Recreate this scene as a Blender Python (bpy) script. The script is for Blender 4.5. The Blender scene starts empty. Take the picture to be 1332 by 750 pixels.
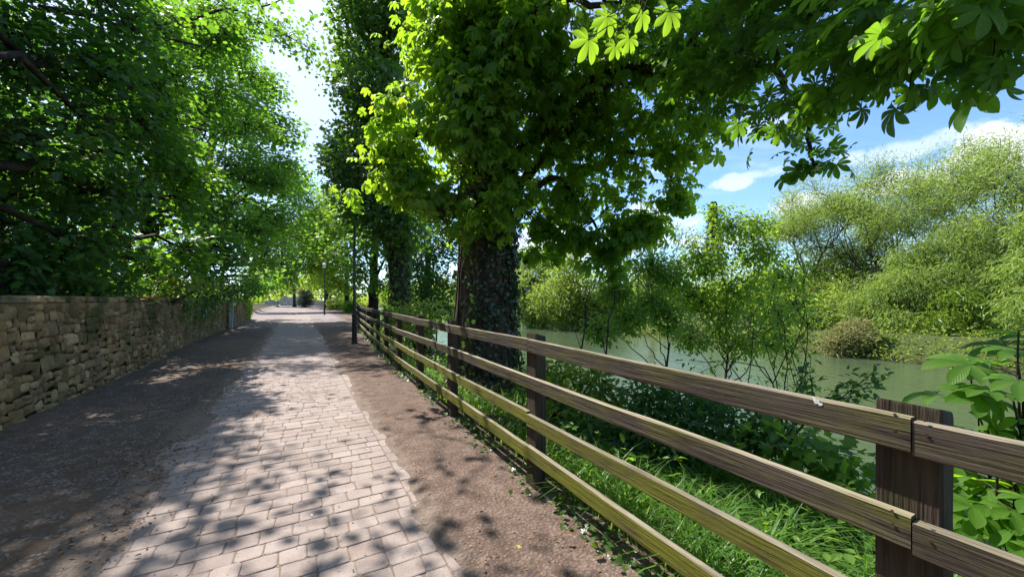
import bpy, math, random
import numpy as np
from mathutils import noise as mnoise, Vector

random.seed(11)
rng = np.random.default_rng(11)
sc = bpy.context.scene
COL = sc.collection
R = math.radians

# ------------------------------------------------------------------ camera geometry
F, CX, HY, EYE = 500.0, 666.0, 389.0, 1.55        # focal length and horizon of the 1332 px wide photograph
ANG = R(29.0)                                     # the path runs 29 degrees left of the view axis
D = np.array([-math.sin(ANG), math.cos(ANG)])     # along the path
N = np.array([math.cos(ANG), math.sin(ANG)])      # across the path, towards the river


def W(px, py, Z):
    return np.array([(px - CX) / F * Z, Z, EYE + (HY - py) / F * Z])


def G(px, py, z=0.0):
    return W(px, py, F * (EYE - z) / (py - HY))


def UV(u, v, z=0.0):
    p = u * D + v * N
    return np.array([p[0], p[1], z])


def to_uv(x, y):
    return x * D[0] + y * D[1], x * N[0] + y * N[1]


FU = [-12, .42, 2.68, 9.1, 14.0, 21.4, 35.5, 60]
FV = [1.62, 1.62, 1.66, 1.86, 2.16, 2.72, 4.1, 6.6]


def fence_v(u):
    return np.interp(u, FU, FV)


def sstep(a, b, x):
    t = np.clip((x - a) / (b - a), 0, 1)
    return t * t * (3 - 2 * t)


def ground_z(u, v):
    fv = fence_v(u)
    z = -0.10 * sstep(fv + .3, fv + 1.2, v)
    s0 = np.maximum(fv + 1.7, 0)
    z = z - 2.3 * sstep(s0, np.maximum(7.4, s0 + 3.0), v)
    z = z - 1.0 * sstep(8.0, 14.0, v)
    z = z + 1.3 * sstep(26.0, 29.0, v) + 1.5 * sstep(29.2, 32.5, v) + .4 * sstep(33, 70, v)
    z = z + .35 * sstep(-3.45, -4.2, v)
    return z


# ------------------------------------------------------------------ mesh builder
class MB:
    def __init__(self):
        self.V, self.Fc, self.Rn, self.U, self.n = [], [], [], [], 0

    def add(self, V, faces, mi=0, rnd=0.5, uv=None):
        V = np.asarray(V, float).reshape(-1, 3)
        k = len(V)
        self.V.append(V)
        self.Rn.append(np.full(k, rnd) if np.isscalar(rnd) else np.asarray(rnd, float))
        self.U.append(np.zeros((k, 2)) if uv is None else uv)
        for f in faces:
            f = np.asarray(f, int)
            if f.ndim == 1:
                f = f.reshape(1, -1)
            if len(f):
                self.Fc.append((f + self.n, mi))
        self.n += k

    def build(self, name, mats, parent=None, loc=(0, 0, 0), rotz=0.0, smooth=False, uvs=False, local=False):
        me = bpy.data.meshes.new(name)
        V = np.concatenate(self.V) if self.V else np.zeros((0, 3))
        off = np.array(loc, float)
        if parent is not None and not local:
            off = np.array(parent.location)
            V = V - off
        me.vertices.add(len(V))
        me.vertices.foreach_set('co', V.astype(np.float32).ravel())
        li = np.concatenate([f.ravel() for f, _ in self.Fc])
        tot = np.concatenate([np.full(len(f), f.shape[1]) for f, _ in self.Fc])
        mi = np.concatenate([np.full(len(f), m) for f, m in self.Fc])
        st = np.concatenate([[0], np.cumsum(tot)[:-1]])
        me.loops.add(len(li))
        me.loops.foreach_set('vertex_index', li.astype(np.int32))
        me.polygons.add(len(tot))
        me.polygons.foreach_set('loop_start', st.astype(np.int32))
        me.polygons.foreach_set('material_index', mi.astype(np.int32))
        me.polygons.foreach_set('use_smooth', np.full(len(tot), bool(smooth)))
        a = me.attributes.new('rnd', 'FLOAT', 'POINT')
        a.data.foreach_set('value', np.concatenate(self.Rn).astype(np.float32))
        if uvs:
            ul = me.uv_layers.new(name='UVMap')
            ul.data.foreach_set('uv', np.concatenate(self.U)[li].astype(np.float32).ravel())
        me.update(calc_edges=True)
        for m in (mats if isinstance(mats, (list, tuple)) else [mats]):
            me.materials.append(m)
        o = bpy.data.objects.new(name, me)
        COL.objects.link(o)
        if parent is not None:
            o.parent = parent
            if local:
                o.location = loc
                o.rotation_euler = (0, 0, rotz)
        else:
            o.location = loc
            o.rotation_euler = (0, 0, rotz)
        return o


def tag(o, label=None, cat=None, group=None, kind=None):
    if label: o['label'] = label
    if cat: o['category'] = cat
    if group: o['group'] = group
    if kind: o['kind'] = kind
    return o


def thing(name, label, cat, loc, group=None):
    o = bpy.data.objects.new(name, None)
    o.empty_display_size = .2
    COL.objects.link(o)
    o.location = [float(c) for c in loc]
    return tag(o, label, cat, group)


def copy_tree(o, parent=None):
    c = o.copy()
    COL.objects.link(c)
    if parent is not None:
        c.parent = parent
    for ch in [x for x in bpy.data.objects if x.parent == o]:
        copy_tree(ch, c)
    return c


def unit(a):
    a = np.asarray(a, float)
    return a / np.maximum(np.linalg.norm(a, axis=-1, keepdims=True), 1e-9)


def tube(mb, P, rad, sides=6, mi=0, rnd=.5, bump=0.0, cap=False):
    P = np.asarray(P, float)
    k = len(P)
    rad = np.full(k, rad) if np.isscalar(rad) else np.asarray(rad, float)
    T = unit(np.gradient(P, axis=0))
    up = np.array([0, 0, 1.0]) if abs(T[0][2]) < .9 else np.array([1.0, 0, 0])
    A = unit(np.cross(T, up))
    for i in range(1, k):
        if np.dot(A[i], A[i - 1]) < 0:
            A[i] = -A[i]
    B = np.cross(T, A)
    th = np.arange(sides) * 2 * math.pi / sides
    rr = rad[:, None] * np.ones((k, sides))
    if bump:
        for i in range(k):
            for j in range(sides):
                q = P[i] + np.array([math.cos(th[j]), math.sin(th[j]), 0]) * 2.0
                rr[i, j] *= 1 + bump * mnoise.noise(Vector((q[0] * 1.7, q[1] * 1.7, q[2] * .45)))
                rr[i, j] *= 1 + bump * .5 * math.sin(th[j] * 5 + 1.3 * math.sin(P[i][2]))
    V = P[:, None, :] + rr[..., None] * (np.cos(th)[None, :, None] * A[:, None, :] + np.sin(th)[None, :, None] * B[:, None, :])
    i, j = np.meshgrid(np.arange(k - 1), np.arange(sides), indexing='ij')
    a = i * sides + j
    b = i * sides + (j + 1) % sides
    q = np.stack([a, b, b + sides, a + sides], -1).reshape(-1, 4)
    fs = [q]
    if cap:
        fs.append(np.arange(sides)[::-1].reshape(1, -1))
        fs.append((np.arange(sides) + (k - 1) * sides).reshape(1, -1))
    mb.add(V.reshape(-1, 3), fs, mi, rnd)


def lathe(mb, prof, sides=16, c=(0, 0), mi=0, start=0.0):
    th = start + np.arange(sides) * 2 * math.pi / sides
    V = np.array([[c[0] + r * math.cos(t), c[1] + r * math.sin(t), z] for r, z in prof for t in th])
    k = len(prof)
    i, j = np.meshgrid(np.arange(k - 1), np.arange(sides), indexing='ij')
    a = i * sides + j
    b = i * sides + (j + 1) % sides
    q = np.stack([a, b, b + sides, a + sides], -1).reshape(-1, 4)
    mb.add(V, [q, np.arange(sides)[::-1].reshape(1, -1), (np.arange(sides) + (k - 1) * sides).reshape(1, -1)], mi)


# ------------------------------------------------------------------ materials
def mat(name):
    m = bpy.data.materials.new(name)
    m.use_nodes = True
    nt = m.node_tree
    nt.nodes.clear()
    out = nt.nodes.new('ShaderNodeOutputMaterial')
    return m, nt, out


def node(nt, kind, **kw):
    n_ = nt.nodes.new(kind)
    for k, v in kw.items():
        if k in ('inp',):
            for kk, vv in v.items():
                n_.inputs[kk].default_value = vv
        else:
            setattr(n_, k, v)
    return n_


def rgb(nt, c):
    n_ = nt.nodes.new('ShaderNodeRGB')
    n_.outputs[0].default_value = (*c, 1)
    return n_.outputs[0]


def mixc(nt, fac, a, b, blend='MIX'):
    m = nt.nodes.new('ShaderNodeMix')
    m.data_type = 'RGBA'
    m.blend_type = blend
    for s, x in ((0, fac), (6, a), (7, b)):
        if isinstance(x, (int, float)):
            m.inputs[s].default_value = x
        elif isinstance(x, tuple):
            m.inputs[s].default_value = (*x, 1)
        else:
            nt.links.new(x, m.inputs[s])
    return m.outputs[2]


def math_(nt, op, a, b=0.0, c=None, clamp=False):
    m = nt.nodes.new('ShaderNodeMath')
    m.operation = op
    m.use_clamp = clamp
    for s, x in ((0, a), (1, b), (2, c)):
        if x is None: continue
        if isinstance(x, (int, float)):
            m.inputs[s].default_value = x
        else:
            nt.links.new(x, m.inputs[s])
    return m.outputs[0]


def rng_(nt, x, a, b, c=0.0, d=1.0):
    m = nt.nodes.new('ShaderNodeMapRange')
    m.interpolation_type = 'SMOOTHSTEP'
    nt.links.new(x, m.inputs[0])
    for i, v in enumerate((a, b, c, d)):
        m.inputs[i + 1].default_value = v
    return m.outputs[0]


def coords(nt, scale=(1, 1, 1), out='Object', loc=(0, 0, 0)):
    tc = nt.nodes.new('ShaderNodeTexCoord')
    mp = nt.nodes.new('ShaderNodeMapping')
    mp.inputs['Scale'].default_value = scale
    mp.inputs['Location'].default_value = loc
    nt.links.new(tc.outputs[out], mp.inputs[0])
    return mp.outputs[0]


def noise(nt, vec, scale, detail=4, rough=.55, dist=0.0):
    n_ = nt.nodes.new('ShaderNodeTexNoise')
    n_.inputs['Scale'].default_value = scale
    n_.inputs['Detail'].default_value = detail
    n_.inputs['Roughness'].default_value = rough
    n_.inputs['Distortion'].default_value = dist
    nt.links.new(vec, n_.inputs['Vector'])
    return n_.outputs[0]


def voro(nt, vec, scale, feature='F1', out=0):
    n_ = nt.nodes.new('ShaderNodeTexVoronoi')
    n_.feature = feature
    n_.inputs['Scale'].default_value = scale
    nt.links.new(vec, n_.inputs['Vector'])
    return n_.outputs[out]


def bump(nt, h, strength=.4, dist=.01, normal=None):
    b = nt.nodes.new('ShaderNodeBump')
    b.inputs['Strength'].default_value = strength
    b.inputs['Distance'].default_value = dist
    nt.links.new(h, b.inputs['Height'])
    if normal is not None:
        nt.links.new(normal, b.inputs['Normal'])
    return b.outputs[0]


def principled(nt, out, col, rough=.8, normal=None, spec=.3, metal=0.0):
    p = nt.nodes.new('ShaderNodeBsdfPrincipled')
    if isinstance(col, tuple):
        p.inputs['Base Color'].default_value = (*col, 1)
    else:
        nt.links.new(col, p.inputs['Base Color'])
    if isinstance(rough, (int, float)):
        p.inputs['Roughness'].default_value = rough
    else:
        nt.links.new(rough, p.inputs['Roughness'])
    p.inputs['Specular IOR Level'].default_value = spec
    p.inputs['Metallic'].default_value = metal
    if normal is not None:
        nt.links.new(normal, p.inputs['Normal'])
    if out is not None:
        nt.links.new(p.outputs[0], out.inputs[0])
    return p


def leaf_mat(name, c1, c2, t1, t2, trans=.45, rough=.45, spec=.35, veins=False):
    m, nt, out = mat(name)
    at = node(nt, 'ShaderNodeAttribute', attribute_name='rnd').outputs['Fac']
    c = mixc(nt, at, c1, c2)
    t = mixc(nt, at, t1, t2)
    nrm = None
    if veins:
        uvn = nt.nodes.new('ShaderNodeUVMap')
        sx = nt.nodes.new('ShaderNodeSeparateXYZ')
        nt.links.new(uvn.outputs[0], sx.inputs[0])
        # side veins run out and forward from the midrib of each leaflet
        av = math_(nt, 'ABSOLUTE', sx.outputs[1])
        ph = math_(nt, 'SUBTRACT', math_(nt, 'MULTIPLY', sx.outputs[0], 62.0), math_(nt, 'MULTIPLY', av, 22.0))
        w = math_(nt, 'SINE', ph)
        vein = rng_(nt, w, .80, 1.0)
        mid = rng_(nt, av, .10, .02)
        vv = math_(nt, 'MAXIMUM', math_(nt, 'MULTIPLY', vein, .45), mid)
        c = mixc(nt, math_(nt, 'MULTIPLY', vv, .6), c, (.16, .24, .06))
        t = mixc(nt, math_(nt, 'MULTIPLY', vv, .45), t, tuple(x * .45 for x in t1))
        nrm = bump(nt, w, .25, .004)
    p = principled(nt, None, c, rough, nrm, spec)
    tr = nt.nodes.new('ShaderNodeBsdfTranslucent')
    nt.links.new(t, tr.inputs[0])
    mx = nt.nodes.new('ShaderNodeMixShader')
    mx.inputs[0].default_value = trans
    nt.links.new(p.outputs[0], mx.inputs[1])
    nt.links.new(tr.outputs[0], mx.inputs[2])
    nt.links.new(mx.outputs[0], out.inputs[0])
    return m


def bark_mat(name, c1, c2, green=(.05, .07, .02), g=.25):
    m, nt, out = mat(name)
    v = coords(nt, (1, 1, .22))
    a = noise(nt, v, 9, 6, .65)
    b = noise(nt, coords(nt), 2.2, 3)
    c = mixc(nt, rng_(nt, a, .35, .68), c1, c2)
    c = mixc(nt, math_(nt, 'MULTIPLY', rng_(nt, b, .5, .7), g), c, green)
    principled(nt, out, c, .9, bump(nt, a, .9, .03), .2)
    return m


M = {}
M['chestnut'] = leaf_mat('chestnut leaf', (.044, .118, .020), (.092, .195, .028), (.34, .62, .022), (.56, .78, .034), .58)
M['chestnut_near'] = leaf_mat('chestnut leaf close', (.038, .102, .018), (.070, .160, .024), (.19, .44, .02), (.32, .58, .03), .50, .5, .22, veins=True)
M['sapling'] = leaf_mat('young chestnut leaf', (0.063, 0.152, 0.019), (0.098, 0.201, 0.026), (0.299, 0.561, 0.021), (0.414, 0.683, 0.031), .50, .5, .22, veins=True)
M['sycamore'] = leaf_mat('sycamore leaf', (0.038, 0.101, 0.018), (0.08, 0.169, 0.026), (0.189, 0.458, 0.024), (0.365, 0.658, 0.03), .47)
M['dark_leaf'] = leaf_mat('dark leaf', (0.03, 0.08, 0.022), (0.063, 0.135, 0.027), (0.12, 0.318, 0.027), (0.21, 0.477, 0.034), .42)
M['lime_leaf'] = leaf_mat('lime leaf', (.070, .150, .020), (.120, .190, .028), (.34, .58, .03), (.50, .70, .045), .52)
M['alder'] = leaf_mat('alder leaf', (0.066, 0.152, 0.024), (0.121, 0.21, 0.032), (0.299, 0.573, 0.036), (0.483, 0.731, 0.052), .48)
M['willow'] = leaf_mat('willow leaf', (0.121, 0.192, 0.045), (0.182, 0.239, 0.059), (0.374, 0.56, 0.079), (0.506, 0.641, 0.099), .45, .5)
M['willow_pale'] = leaf_mat('pale willow leaf', (.138, .220, .050), (.208, .268, .068), (.42, .61, .085), (.55, .67, .11), .45, .5)
M['straw'] = leaf_mat('straw leaf', (.17, .21, .07), (.28, .21, .10), (.38, .46, .12), (.50, .42, .18), .42, .6)
M['far_leaf'] = leaf_mat('far bank leaf', (.112, .185, .036), (.190, .240, .048), (.40, .56, .06), (.54, .66, .08), .45, .55)
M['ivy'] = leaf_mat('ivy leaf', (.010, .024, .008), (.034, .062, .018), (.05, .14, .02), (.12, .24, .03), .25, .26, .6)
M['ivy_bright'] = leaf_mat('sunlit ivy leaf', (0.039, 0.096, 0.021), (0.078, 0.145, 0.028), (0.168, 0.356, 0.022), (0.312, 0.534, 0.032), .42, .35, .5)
M['laurel'] = leaf_mat('laurel leaf', (0.081, 0.158, 0.019), (0.138, 0.207, 0.023), (0.33, 0.513, 0.03), (0.462, 0.606, 0.04), .45, .35, .5)
M['conifer'] = leaf_mat('conifer needle', (.012, .026, .016), (.026, .044, .024), (.02, .05, .02), (.04, .08, .03), .2, .6)
M['spruce_blue'] = leaf_mat('blue conifer needle', (.030, .042, .050), (.050, .065, .075), (.02, .04, .04), (.04, .06, .06), .2, .6)
M['grass'] = leaf_mat('grass blade', (0.054, 0.14, 0.019), (0.114, 0.204, 0.032), (0.23, 0.488, 0.031), (0.368, 0.609, 0.052), .45, .4, .4)
M['litter'] = leaf_mat('dead leaf', (.13, .062, .034), (.46, .29, .18), (.18, .08, .03), (.30, .17, .08), .2, .8, .15)
M['pebble'] = leaf_mat('pale pebble', (.10, .085, .075), (.42, .37, .33), (.1, .1, .1), (.1, .1, .1), .0, .8, .2)
M['yellow_leaf'] = leaf_mat('yellow leaf', (.42, .33, .05), (.46, .36, .06), (.3, .24, .03), (.3, .24, .03), .2, .6)
M['bluebell'] = leaf_mat('bluebell petal', (.10, .10, .45), (.14, .13, .55), (.2, .2, .6), (.2, .2, .6), .3, .5)
M['bark'] = bark_mat('chestnut bark', (.028, .019, .013), (.105, .068, .044))
M['bark_dark'] = bark_mat('dark bark', (.018, .015, .011), (.065, .050, .036))
M['bark_pale'] = bark_mat('pale bark', (.16, .14, .12), (.36, .33, .30), g=.05)
M['bark_willow'] = bark_mat('willow bark', (.05, .042, .034), (.16, .135, .105), g=.1)


def stone_mat():
    m, nt, out = mat('rubble stone')
    at = node(nt, 'ShaderNodeAttribute', attribute_name='rnd').outputs['Fac']
    v = coords(nt)
    ramp = nt.nodes.new('ShaderNodeValToRGB')
    e = ramp.color_ramp.elements
    e[0].position = 0; e[0].color = (.170, .105, .044, 1)
    e[1].position = 1; e[1].color = (.520, .370, .185, 1)
    for p, c in ((.3, (.340, .215, .092)), (.55, (.240, .170, .092)), (.8, (.390, .250, .108))):
        k = e.new(p); k.color = (*c, 1)
    nt.links.new(at, ramp.inputs[0])
    a = noise(nt, v, 14, 7, .65)
    c = mixc(nt, rng_(nt, a, .42, .72, 0, .6), ramp.outputs[0], (.085, .062, .042))
    b = noise(nt, v, 55, 3)
    c = mixc(nt, rng_(nt, b, .62, .72, 0, .45), c, (.38, .35, .29))
    sx = nt.nodes.new('ShaderNodeSeparateXYZ')
    nt.links.new(v, sx.inputs[0])
    g = noise(nt, v, 1.6, 5, .6)
    gm = math_(nt, 'MULTIPLY', rng_(nt, g, .46, .62), rng_(nt, sx.outputs[2], .1, 1.3, .25, .85))
    c = mixc(nt, gm, c, (.050, .066, .018))
    li = noise(nt, coords(nt, loc=(7, 3, 1)), 5.5, 4, .6)
    c = mixc(nt, rng_(nt, li, .68, .74, 0, .7), c, (.36, .26, .09))
    h = math_(nt, 'ADD', a, math_(nt, 'MULTIPLY', b, .3))
    principled(nt, out, c, .92, bump(nt, h, .8, .02), .2)
    return m


def mortar_mat():
    m, nt, out = mat('wall core')
    v = coords(nt)
    a = noise(nt, v, 18, 6, .6)
    g = noise(nt, v, 1.6, 5, .6)
    c = mixc(nt, a, (.130, .088, .042), (.330, .230, .115))
    c = mixc(nt, rng_(nt, g, .46, .62, 0, .75), c, (.050, .062, .020))
    principled(nt, out, c, .95, bump(nt, a, .8, .02), .1)
    return m


M['stone'], M['mortar'] = stone_mat(), mortar_mat()


def wood_mat(name, c1, c2, algae, amt, lo=.38, hi=.66):
    m, nt, out = mat(name)
    v = coords(nt, (1.1, 26, 26))
    g = noise(nt, v, 1.6, 6, .62, .6)
    fine = noise(nt, coords(nt, (3, 120, 120)), 1.2, 3)
    kn = noise(nt, coords(nt, (1, 2.2, 2.2)), 2.6, 4, .6)
    at = node(nt, 'ShaderNodeAttribute', attribute_name='rnd').outputs['Fac']
    c = mixc(nt, rng_(nt, g, .30, .66), c1, c2)
    c = mixc(nt, rng_(nt, fine, .30, .50, .8, 0), c, (.016, .012, .009))
    c = mixc(nt, rng_(nt, kn, .55, .75, 0, .55), c, (.115, .088, .062))
    al = noise(nt, coords(nt, (1.3, 4, 4), loc=(2, 5, 1)), 2.2, 5, .62)
    c = mixc(nt, math_(nt, 'MULTIPLY', rng_(nt, al, lo, hi), amt), c, algae)
    c = mixc(nt, rng_(nt, at, 0, 1, 0, .35), c, (.05, .04, .03))
    h = math_(nt, 'ADD', g, math_(nt, 'MULTIPLY', fine, .6))
    principled(nt, out, c, .82, bump(nt, h, 1.0, .010), .2)
    return m


M['wood'] = wood_mat('weathered rail wood', (.022, .017, .013), (.098, .077, .058), (.095, .094, .020), .75, .42, .68)
M['wood_green'] = wood_mat('algae covered rail wood', (.050, .042, .018), (.150, .124, .050), (.180, .190, .014), .9, .30, .58)
M['wood_top'] = wood_mat('weathered and sunlit top of rail', (.200, .165, .115), (.400, .340, .250), (.240, .220, .090), .35)  # pale colour holds both weathering and sunlight painted onto the rail tops
M['wood_post'] = wood_mat('post wood', (.022, .016, .012), (.078, .056, .040), (.050, .050, .016), .5)


def simple(name, col, rough=.5, metal=0.0, spec=.5, var=.25, sc_=20):
    m, nt, out = mat(name)
    a = noise(nt, coords(nt), sc_, 4)
    c = mixc(nt, rng_(nt, a, .3, .7), tuple(x * (1 - var) for x in col), tuple(min(1, x * (1 + var)) for x in col))
    principled(nt, out, c, rough, bump(nt, a, .15, .003), spec, metal)
    return m


M['black_paint'] = simple('black lamp paint', (.014, .015, .017), .38, 0, .5)
M['galv'] = simple('pale grey paint', (.40, .44, .45), .6, .1, .4, .18, 9)
M['white'] = simple('white dropping', (.7, .7, .66), .7)
M['nail'] = simple('rusty nail', (.09, .05, .035), .6, .5)


def glass_mat():
    m, nt, out = mat('lantern glass')
    g = nt.nodes.new('ShaderNodeBsdfPrincipled')
    g.inputs['Base Color'].default_value = (.86, .88, .88, 1)
    g.inputs['Roughness'].default_value = .35
    tr = nt.nodes.new('ShaderNodeBsdfTranslucent')
    tr.inputs[0].default_value = (.85, .88, .88, 1)
    mx = nt.nodes.new('ShaderNodeMixShader')
    mx.inputs[0].default_value = .6
    nt.links.new(g.outputs[0], mx.inputs[1])
    nt.links.new(tr.outputs[0], mx.inputs[2])
    nt.links.new(mx.outputs[0], out.inputs[0])
    return m


M['lantern_glass'] = glass_mat()


def paver_mat():
    m, nt, out = mat('paving block')
    at = node(nt, 'ShaderNodeAttribute', attribute_name='rnd').outputs['Fac']
    v = coords(nt)
    a = noise(nt, v, 3.0, 6, .62)
    b = noise(nt, v, 95, 4, .7)
    st = noise(nt, v, 1.1, 5, .6)
    c = mixc(nt, at, (.285, .222, .190), (.365, .294, .255))
    c = mixc(nt, rng_(nt, a, .40, .70, 0, .5), c, (.190, .148, .128))
    c = mixc(nt, rng_(nt, b, .50, .70, 0, .55), c, (.15, .128, .115))
    c = mixc(nt, rng_(nt, b, .30, .42, .35, 0), c, (.42, .38, .35))
    c = mixc(nt, rng_(nt, st, .54, .70, 0, .6), c, (.205, .140, .105))
    h = math_(nt, 'ADD', b, math_(nt, 'MULTIPLY', a, .6))
    principled(nt, out, c, .88, bump(nt, h, .55, .006), .25)
    return m


M['paver'] = paver_mat()


def ground_mat():
    m, nt, out = mat('verge and bank soil')
    v = coords(nt)
    sx = nt.nodes.new('ShaderNodeSeparateXYZ')
    nt.links.new(v, sx.inputs[0])
    big = noise(nt, v, .9, 5, .6)
    mid = noise(nt, v, 6, 5, .65)
    fine = noise(nt, v, 45, 4, .7)
    wob = math_(nt, 'ADD', sx.outputs[0], math_(nt, 'MULTIPLY', math_(nt, 'SUBTRACT', mid, .5), .55))
    vc = voro(nt, v, 42, 'F1', 1)
    vd = voro(nt, v, 42, 'F1', 0)
    bw = nt.nodes.new('ShaderNodeRGBToBW')
    nt.links.new(vc, bw.inputs[0])
    grav = mixc(nt, bw.outputs[0], (.100, .078, .062), (.370, .305, .262))
    grav = mixc(nt, rng_(nt, vd, .25, .6, 0, .8), grav, (.060, .050, .043))
    left = mixc(nt, rng_(nt, mid, .40, .62), grav, (.110, .075, .050))
    left = mixc(nt, rng_(nt, big, .5, .66, 0, .6), left, (.19, .125, .080))
    right = mixc(nt, rng_(nt, mid, .35, .65), (.205, .142, .110), (.118, .080, .058))
    right = mixc(nt, rng_(nt, fine, .5, .68, 0, .7), right, (.28, .215, .185))
    right = mixc(nt, rng_(nt, vd, .35, .6, 0, .5), right, (.085, .058, .045))
    joint = mixc(nt, fine, (.155, .115, .088), (.265, .208, .165))
    soil = mixc(nt, mid, (.030, .024, .016), (.062, .066, .022))
    c = mixc(nt, rng_(nt, wob, -1.38, -1.06), left, joint)
    c = mixc(nt, rng_(nt, wob, .72, .98), c, right)
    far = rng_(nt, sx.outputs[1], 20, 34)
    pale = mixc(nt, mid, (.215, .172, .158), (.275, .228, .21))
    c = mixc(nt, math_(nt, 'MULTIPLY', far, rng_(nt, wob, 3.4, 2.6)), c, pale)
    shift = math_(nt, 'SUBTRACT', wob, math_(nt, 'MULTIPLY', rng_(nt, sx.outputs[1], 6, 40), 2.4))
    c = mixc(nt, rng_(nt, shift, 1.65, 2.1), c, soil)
    bank = mixc(nt, mid, (.045, .060, .018), (.075, .095, .028))
    c = mixc(nt, rng_(nt, sx.outputs[0], 29, 31), c, bank)
    c = mixc(nt, rng_(nt, sx.outputs[0], -3.9, -4.4), c, soil)
    h = math_(nt, 'ADD', math_(nt, 'MULTIPLY', fine, .8), math_(nt, 'MULTIPLY', vd, -1.0))
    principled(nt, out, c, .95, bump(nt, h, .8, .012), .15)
    return m


M['ground'] = ground_mat()


def water_mat():
    m, nt, out = mat('river water')
    v = coords(nt, (1.5, .55, 1))
    a = noise(nt, v, 1.7, 4, .6, .5)
    b = noise(nt, coords(nt, (.30, .10, 1)), 1.2, 3)
    c = mixc(nt, b, (.050, .076, .036), (.076, .104, .052))
    p = principled(nt, out, c, .07, bump(nt, a, .55, .10), .5)
    p.inputs['IOR'].default_value = 1.333
    return m


M['water'] = water_mat()

# ------------------------------------------------------------------ leaf templates
def T_kite(w=.55, pos=.45, fold=.10, droop=.12):
    V = np.array([[0, 0, 0], [pos, w / 2, fold], [1, 0, -droop], [pos, -w / 2, fold]], float)
    return V, [np.array([[0, 3, 2], [0, 2, 1]])], None


def T_oval(w=.5, fold=.08, droop=.15):
    V = np.array([[0, 0, 0], [.28, w * .42, fold], [.62, w * .46, fold * .8 - droop * .3], [1, 0, -droop], [.62, -w * .46, fold * .8 - droop * .3], [.28, -w * .42, fold], [.45, 0, 0.0]], float)
    return V, [np.array([[0, 6, 2, 1], [0, 5, 4, 6], [6, 4, 3, 2]])[:, :4]], None


def T_lobed(droop=.15):
    # five-lobed leaf (sycamore, ivy)
    ang = np.radians([0, 28, 52, 82, 122, 165])
    rad = np.array([1.0, .58, .86, .50, .62, .30])
    pts = [(.32 + .68 * r * math.cos(a), .68 * r * math.sin(a)) for a, r in zip(ang, rad)]
    up = [(x, y, .05 - droop * abs(y) - droop * .5 * max(0, x - .5)) for x, y in pts]
    V = [(.32, 0, 0)] + up + [(0, 0, 0)] + [(x, -y, z) for x, y, z in up[:0:-1]]
    k = len(V) - 1
    tri = np.array([[0, 1 + i, 1 + (i + 1) % k] for i in range(k)])
    return np.array(V, float), [tri], None


def T_palmate(nl=5, near=False, sd=1):
    r0 = random.Random(sd)
    Vs, Fq, Us, n0 = [], [], [], 0
    spread = R(245)
    Ft = []
    for i in range(nl):
        a = (i / (nl - 1) - .5) * spread + r0.uniform(-.06, .06)
        L = (1 - .42 * abs(i / (nl - 1) - .5) * 2) * r0.uniform(.92, 1.06)
        dr = r0.uniform(.18, .42) if near else r0.uniform(.40, .85)
        ca, sa = math.cos(a), math.sin(a)
        if near:
            st = [0, .12, .28, .45, .62, .76, .87, .95, 1.0]
            hw = [.012, .045, .095, .145, .182, .185, .145, .075, 0.004]
        else:
            st = [0, .30, .72, 1.0]
            hw = [.015, .12, .26, .09]
        k = len(st)
        for t, w in zip(st, hw):
            zc = .10 * math.sin(t * 2.2) - dr * t * t
            for s in (-1, 0, 1):
                x = t * L
                y = s * w * L
                z = zc * L + (abs(s) * w * .35 * L)
                Vs.append((x * ca - y * sa, x * sa + y * ca, z))
                Us.append((t, s * w / .185))
        for j in range(k - 1):
            b = n0 + j * 3
            Fq += [[b, b + 3, b + 4, b + 1], [b + 1, b + 4, b + 5, b + 2]]
        n0 += k * 3
    return np.array(Vs), [np.array(Fq)], np.array(Us, float)


KITE, OVAL, LOBED = T_kite(), T_oval(), T_lobed()
NARROW = T_kite(.20, .45, .03, .18)
NEEDLE = T_kite(.16, .4, .02, .05)
PALM = [T_palmate(5, False, s) for s in (1, 2, 3)]
PALM7 = [T_palmate(7, False, s) for s in (4, 5, 6)]
PALMN = [T_palmate(7, True, s) for s in (7, 8, 9)]


def leaves(mb, tmpl, P, axis, nrm, size, mi=0, rnd=None):
    if isinstance(tmpl, list):
        pick = rng.integers(0, len(tmpl), len(P))
        for i, t in enumerate(tmpl):
            s = pick == i
            leaves(mb, t, P[s], axis[s], nrm[s], size[s], mi, None if rnd is None else rnd[s])
        return
    T, fs, tu = tmpl
    n_ = len(P)
    if n_ == 0:
        return
    a = unit(axis)
    z = unit(nrm - a * np.sum(nrm * a, -1, keepdims=True))
    y = np.cross(z, a)
    V = P[:, None, :] + size[:, None, None] * (T[None, :, 0, None] * a[:, None] + T[None, :, 1, None] * y[:, None] + T[None, :, 2, None] * z[:, None])
    k = len(T)
    F2 = [(f[None] + (np.arange(n_) * k)[:, None, None]).reshape(-1, f.shape[1]) for f in fs]
    rr = rng.random(n_) if rnd is None else rnd
    mb.add(V.reshape(-1, 3), F2, mi, np.repeat(rr, k), None if tu is None else np.tile(tu, (n_, 1)))


def rdir(n_):
    return unit(rng.normal(size=(n_, 3)))


def clump_centres(lobes, k, inner=.3):
    """lobes: rows of centre x, y, z and radii; points spread through their volume, denser towards the outside"""
    L = np.array(lobes, float)
    w = L[:, 3] * L[:, 5]
    ix = rng.choice(len(L), k, p=w / w.sum())
    d_ = rdir(k)
    r = inner + (1 - inner) * rng.random(k) ** .6
    return L[ix, :3] + d_ * r[:, None] * L[ix, 3:6], d_, ix


SUN_AZ, SUN_EL = R(-48), R(52)         # azimuth measured from the view axis, negative to the left


def shade_spot(C):
    """where on the path (along, across) the shade of the points C falls"""
    t = C[:, 2] / math.tan(SUN_EL)
    x = C[:, 0] - math.sin(SUN_AZ) * t
    y = C[:, 1] - math.cos(SUN_AZ) * t
    return to_uv(x, y)


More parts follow.
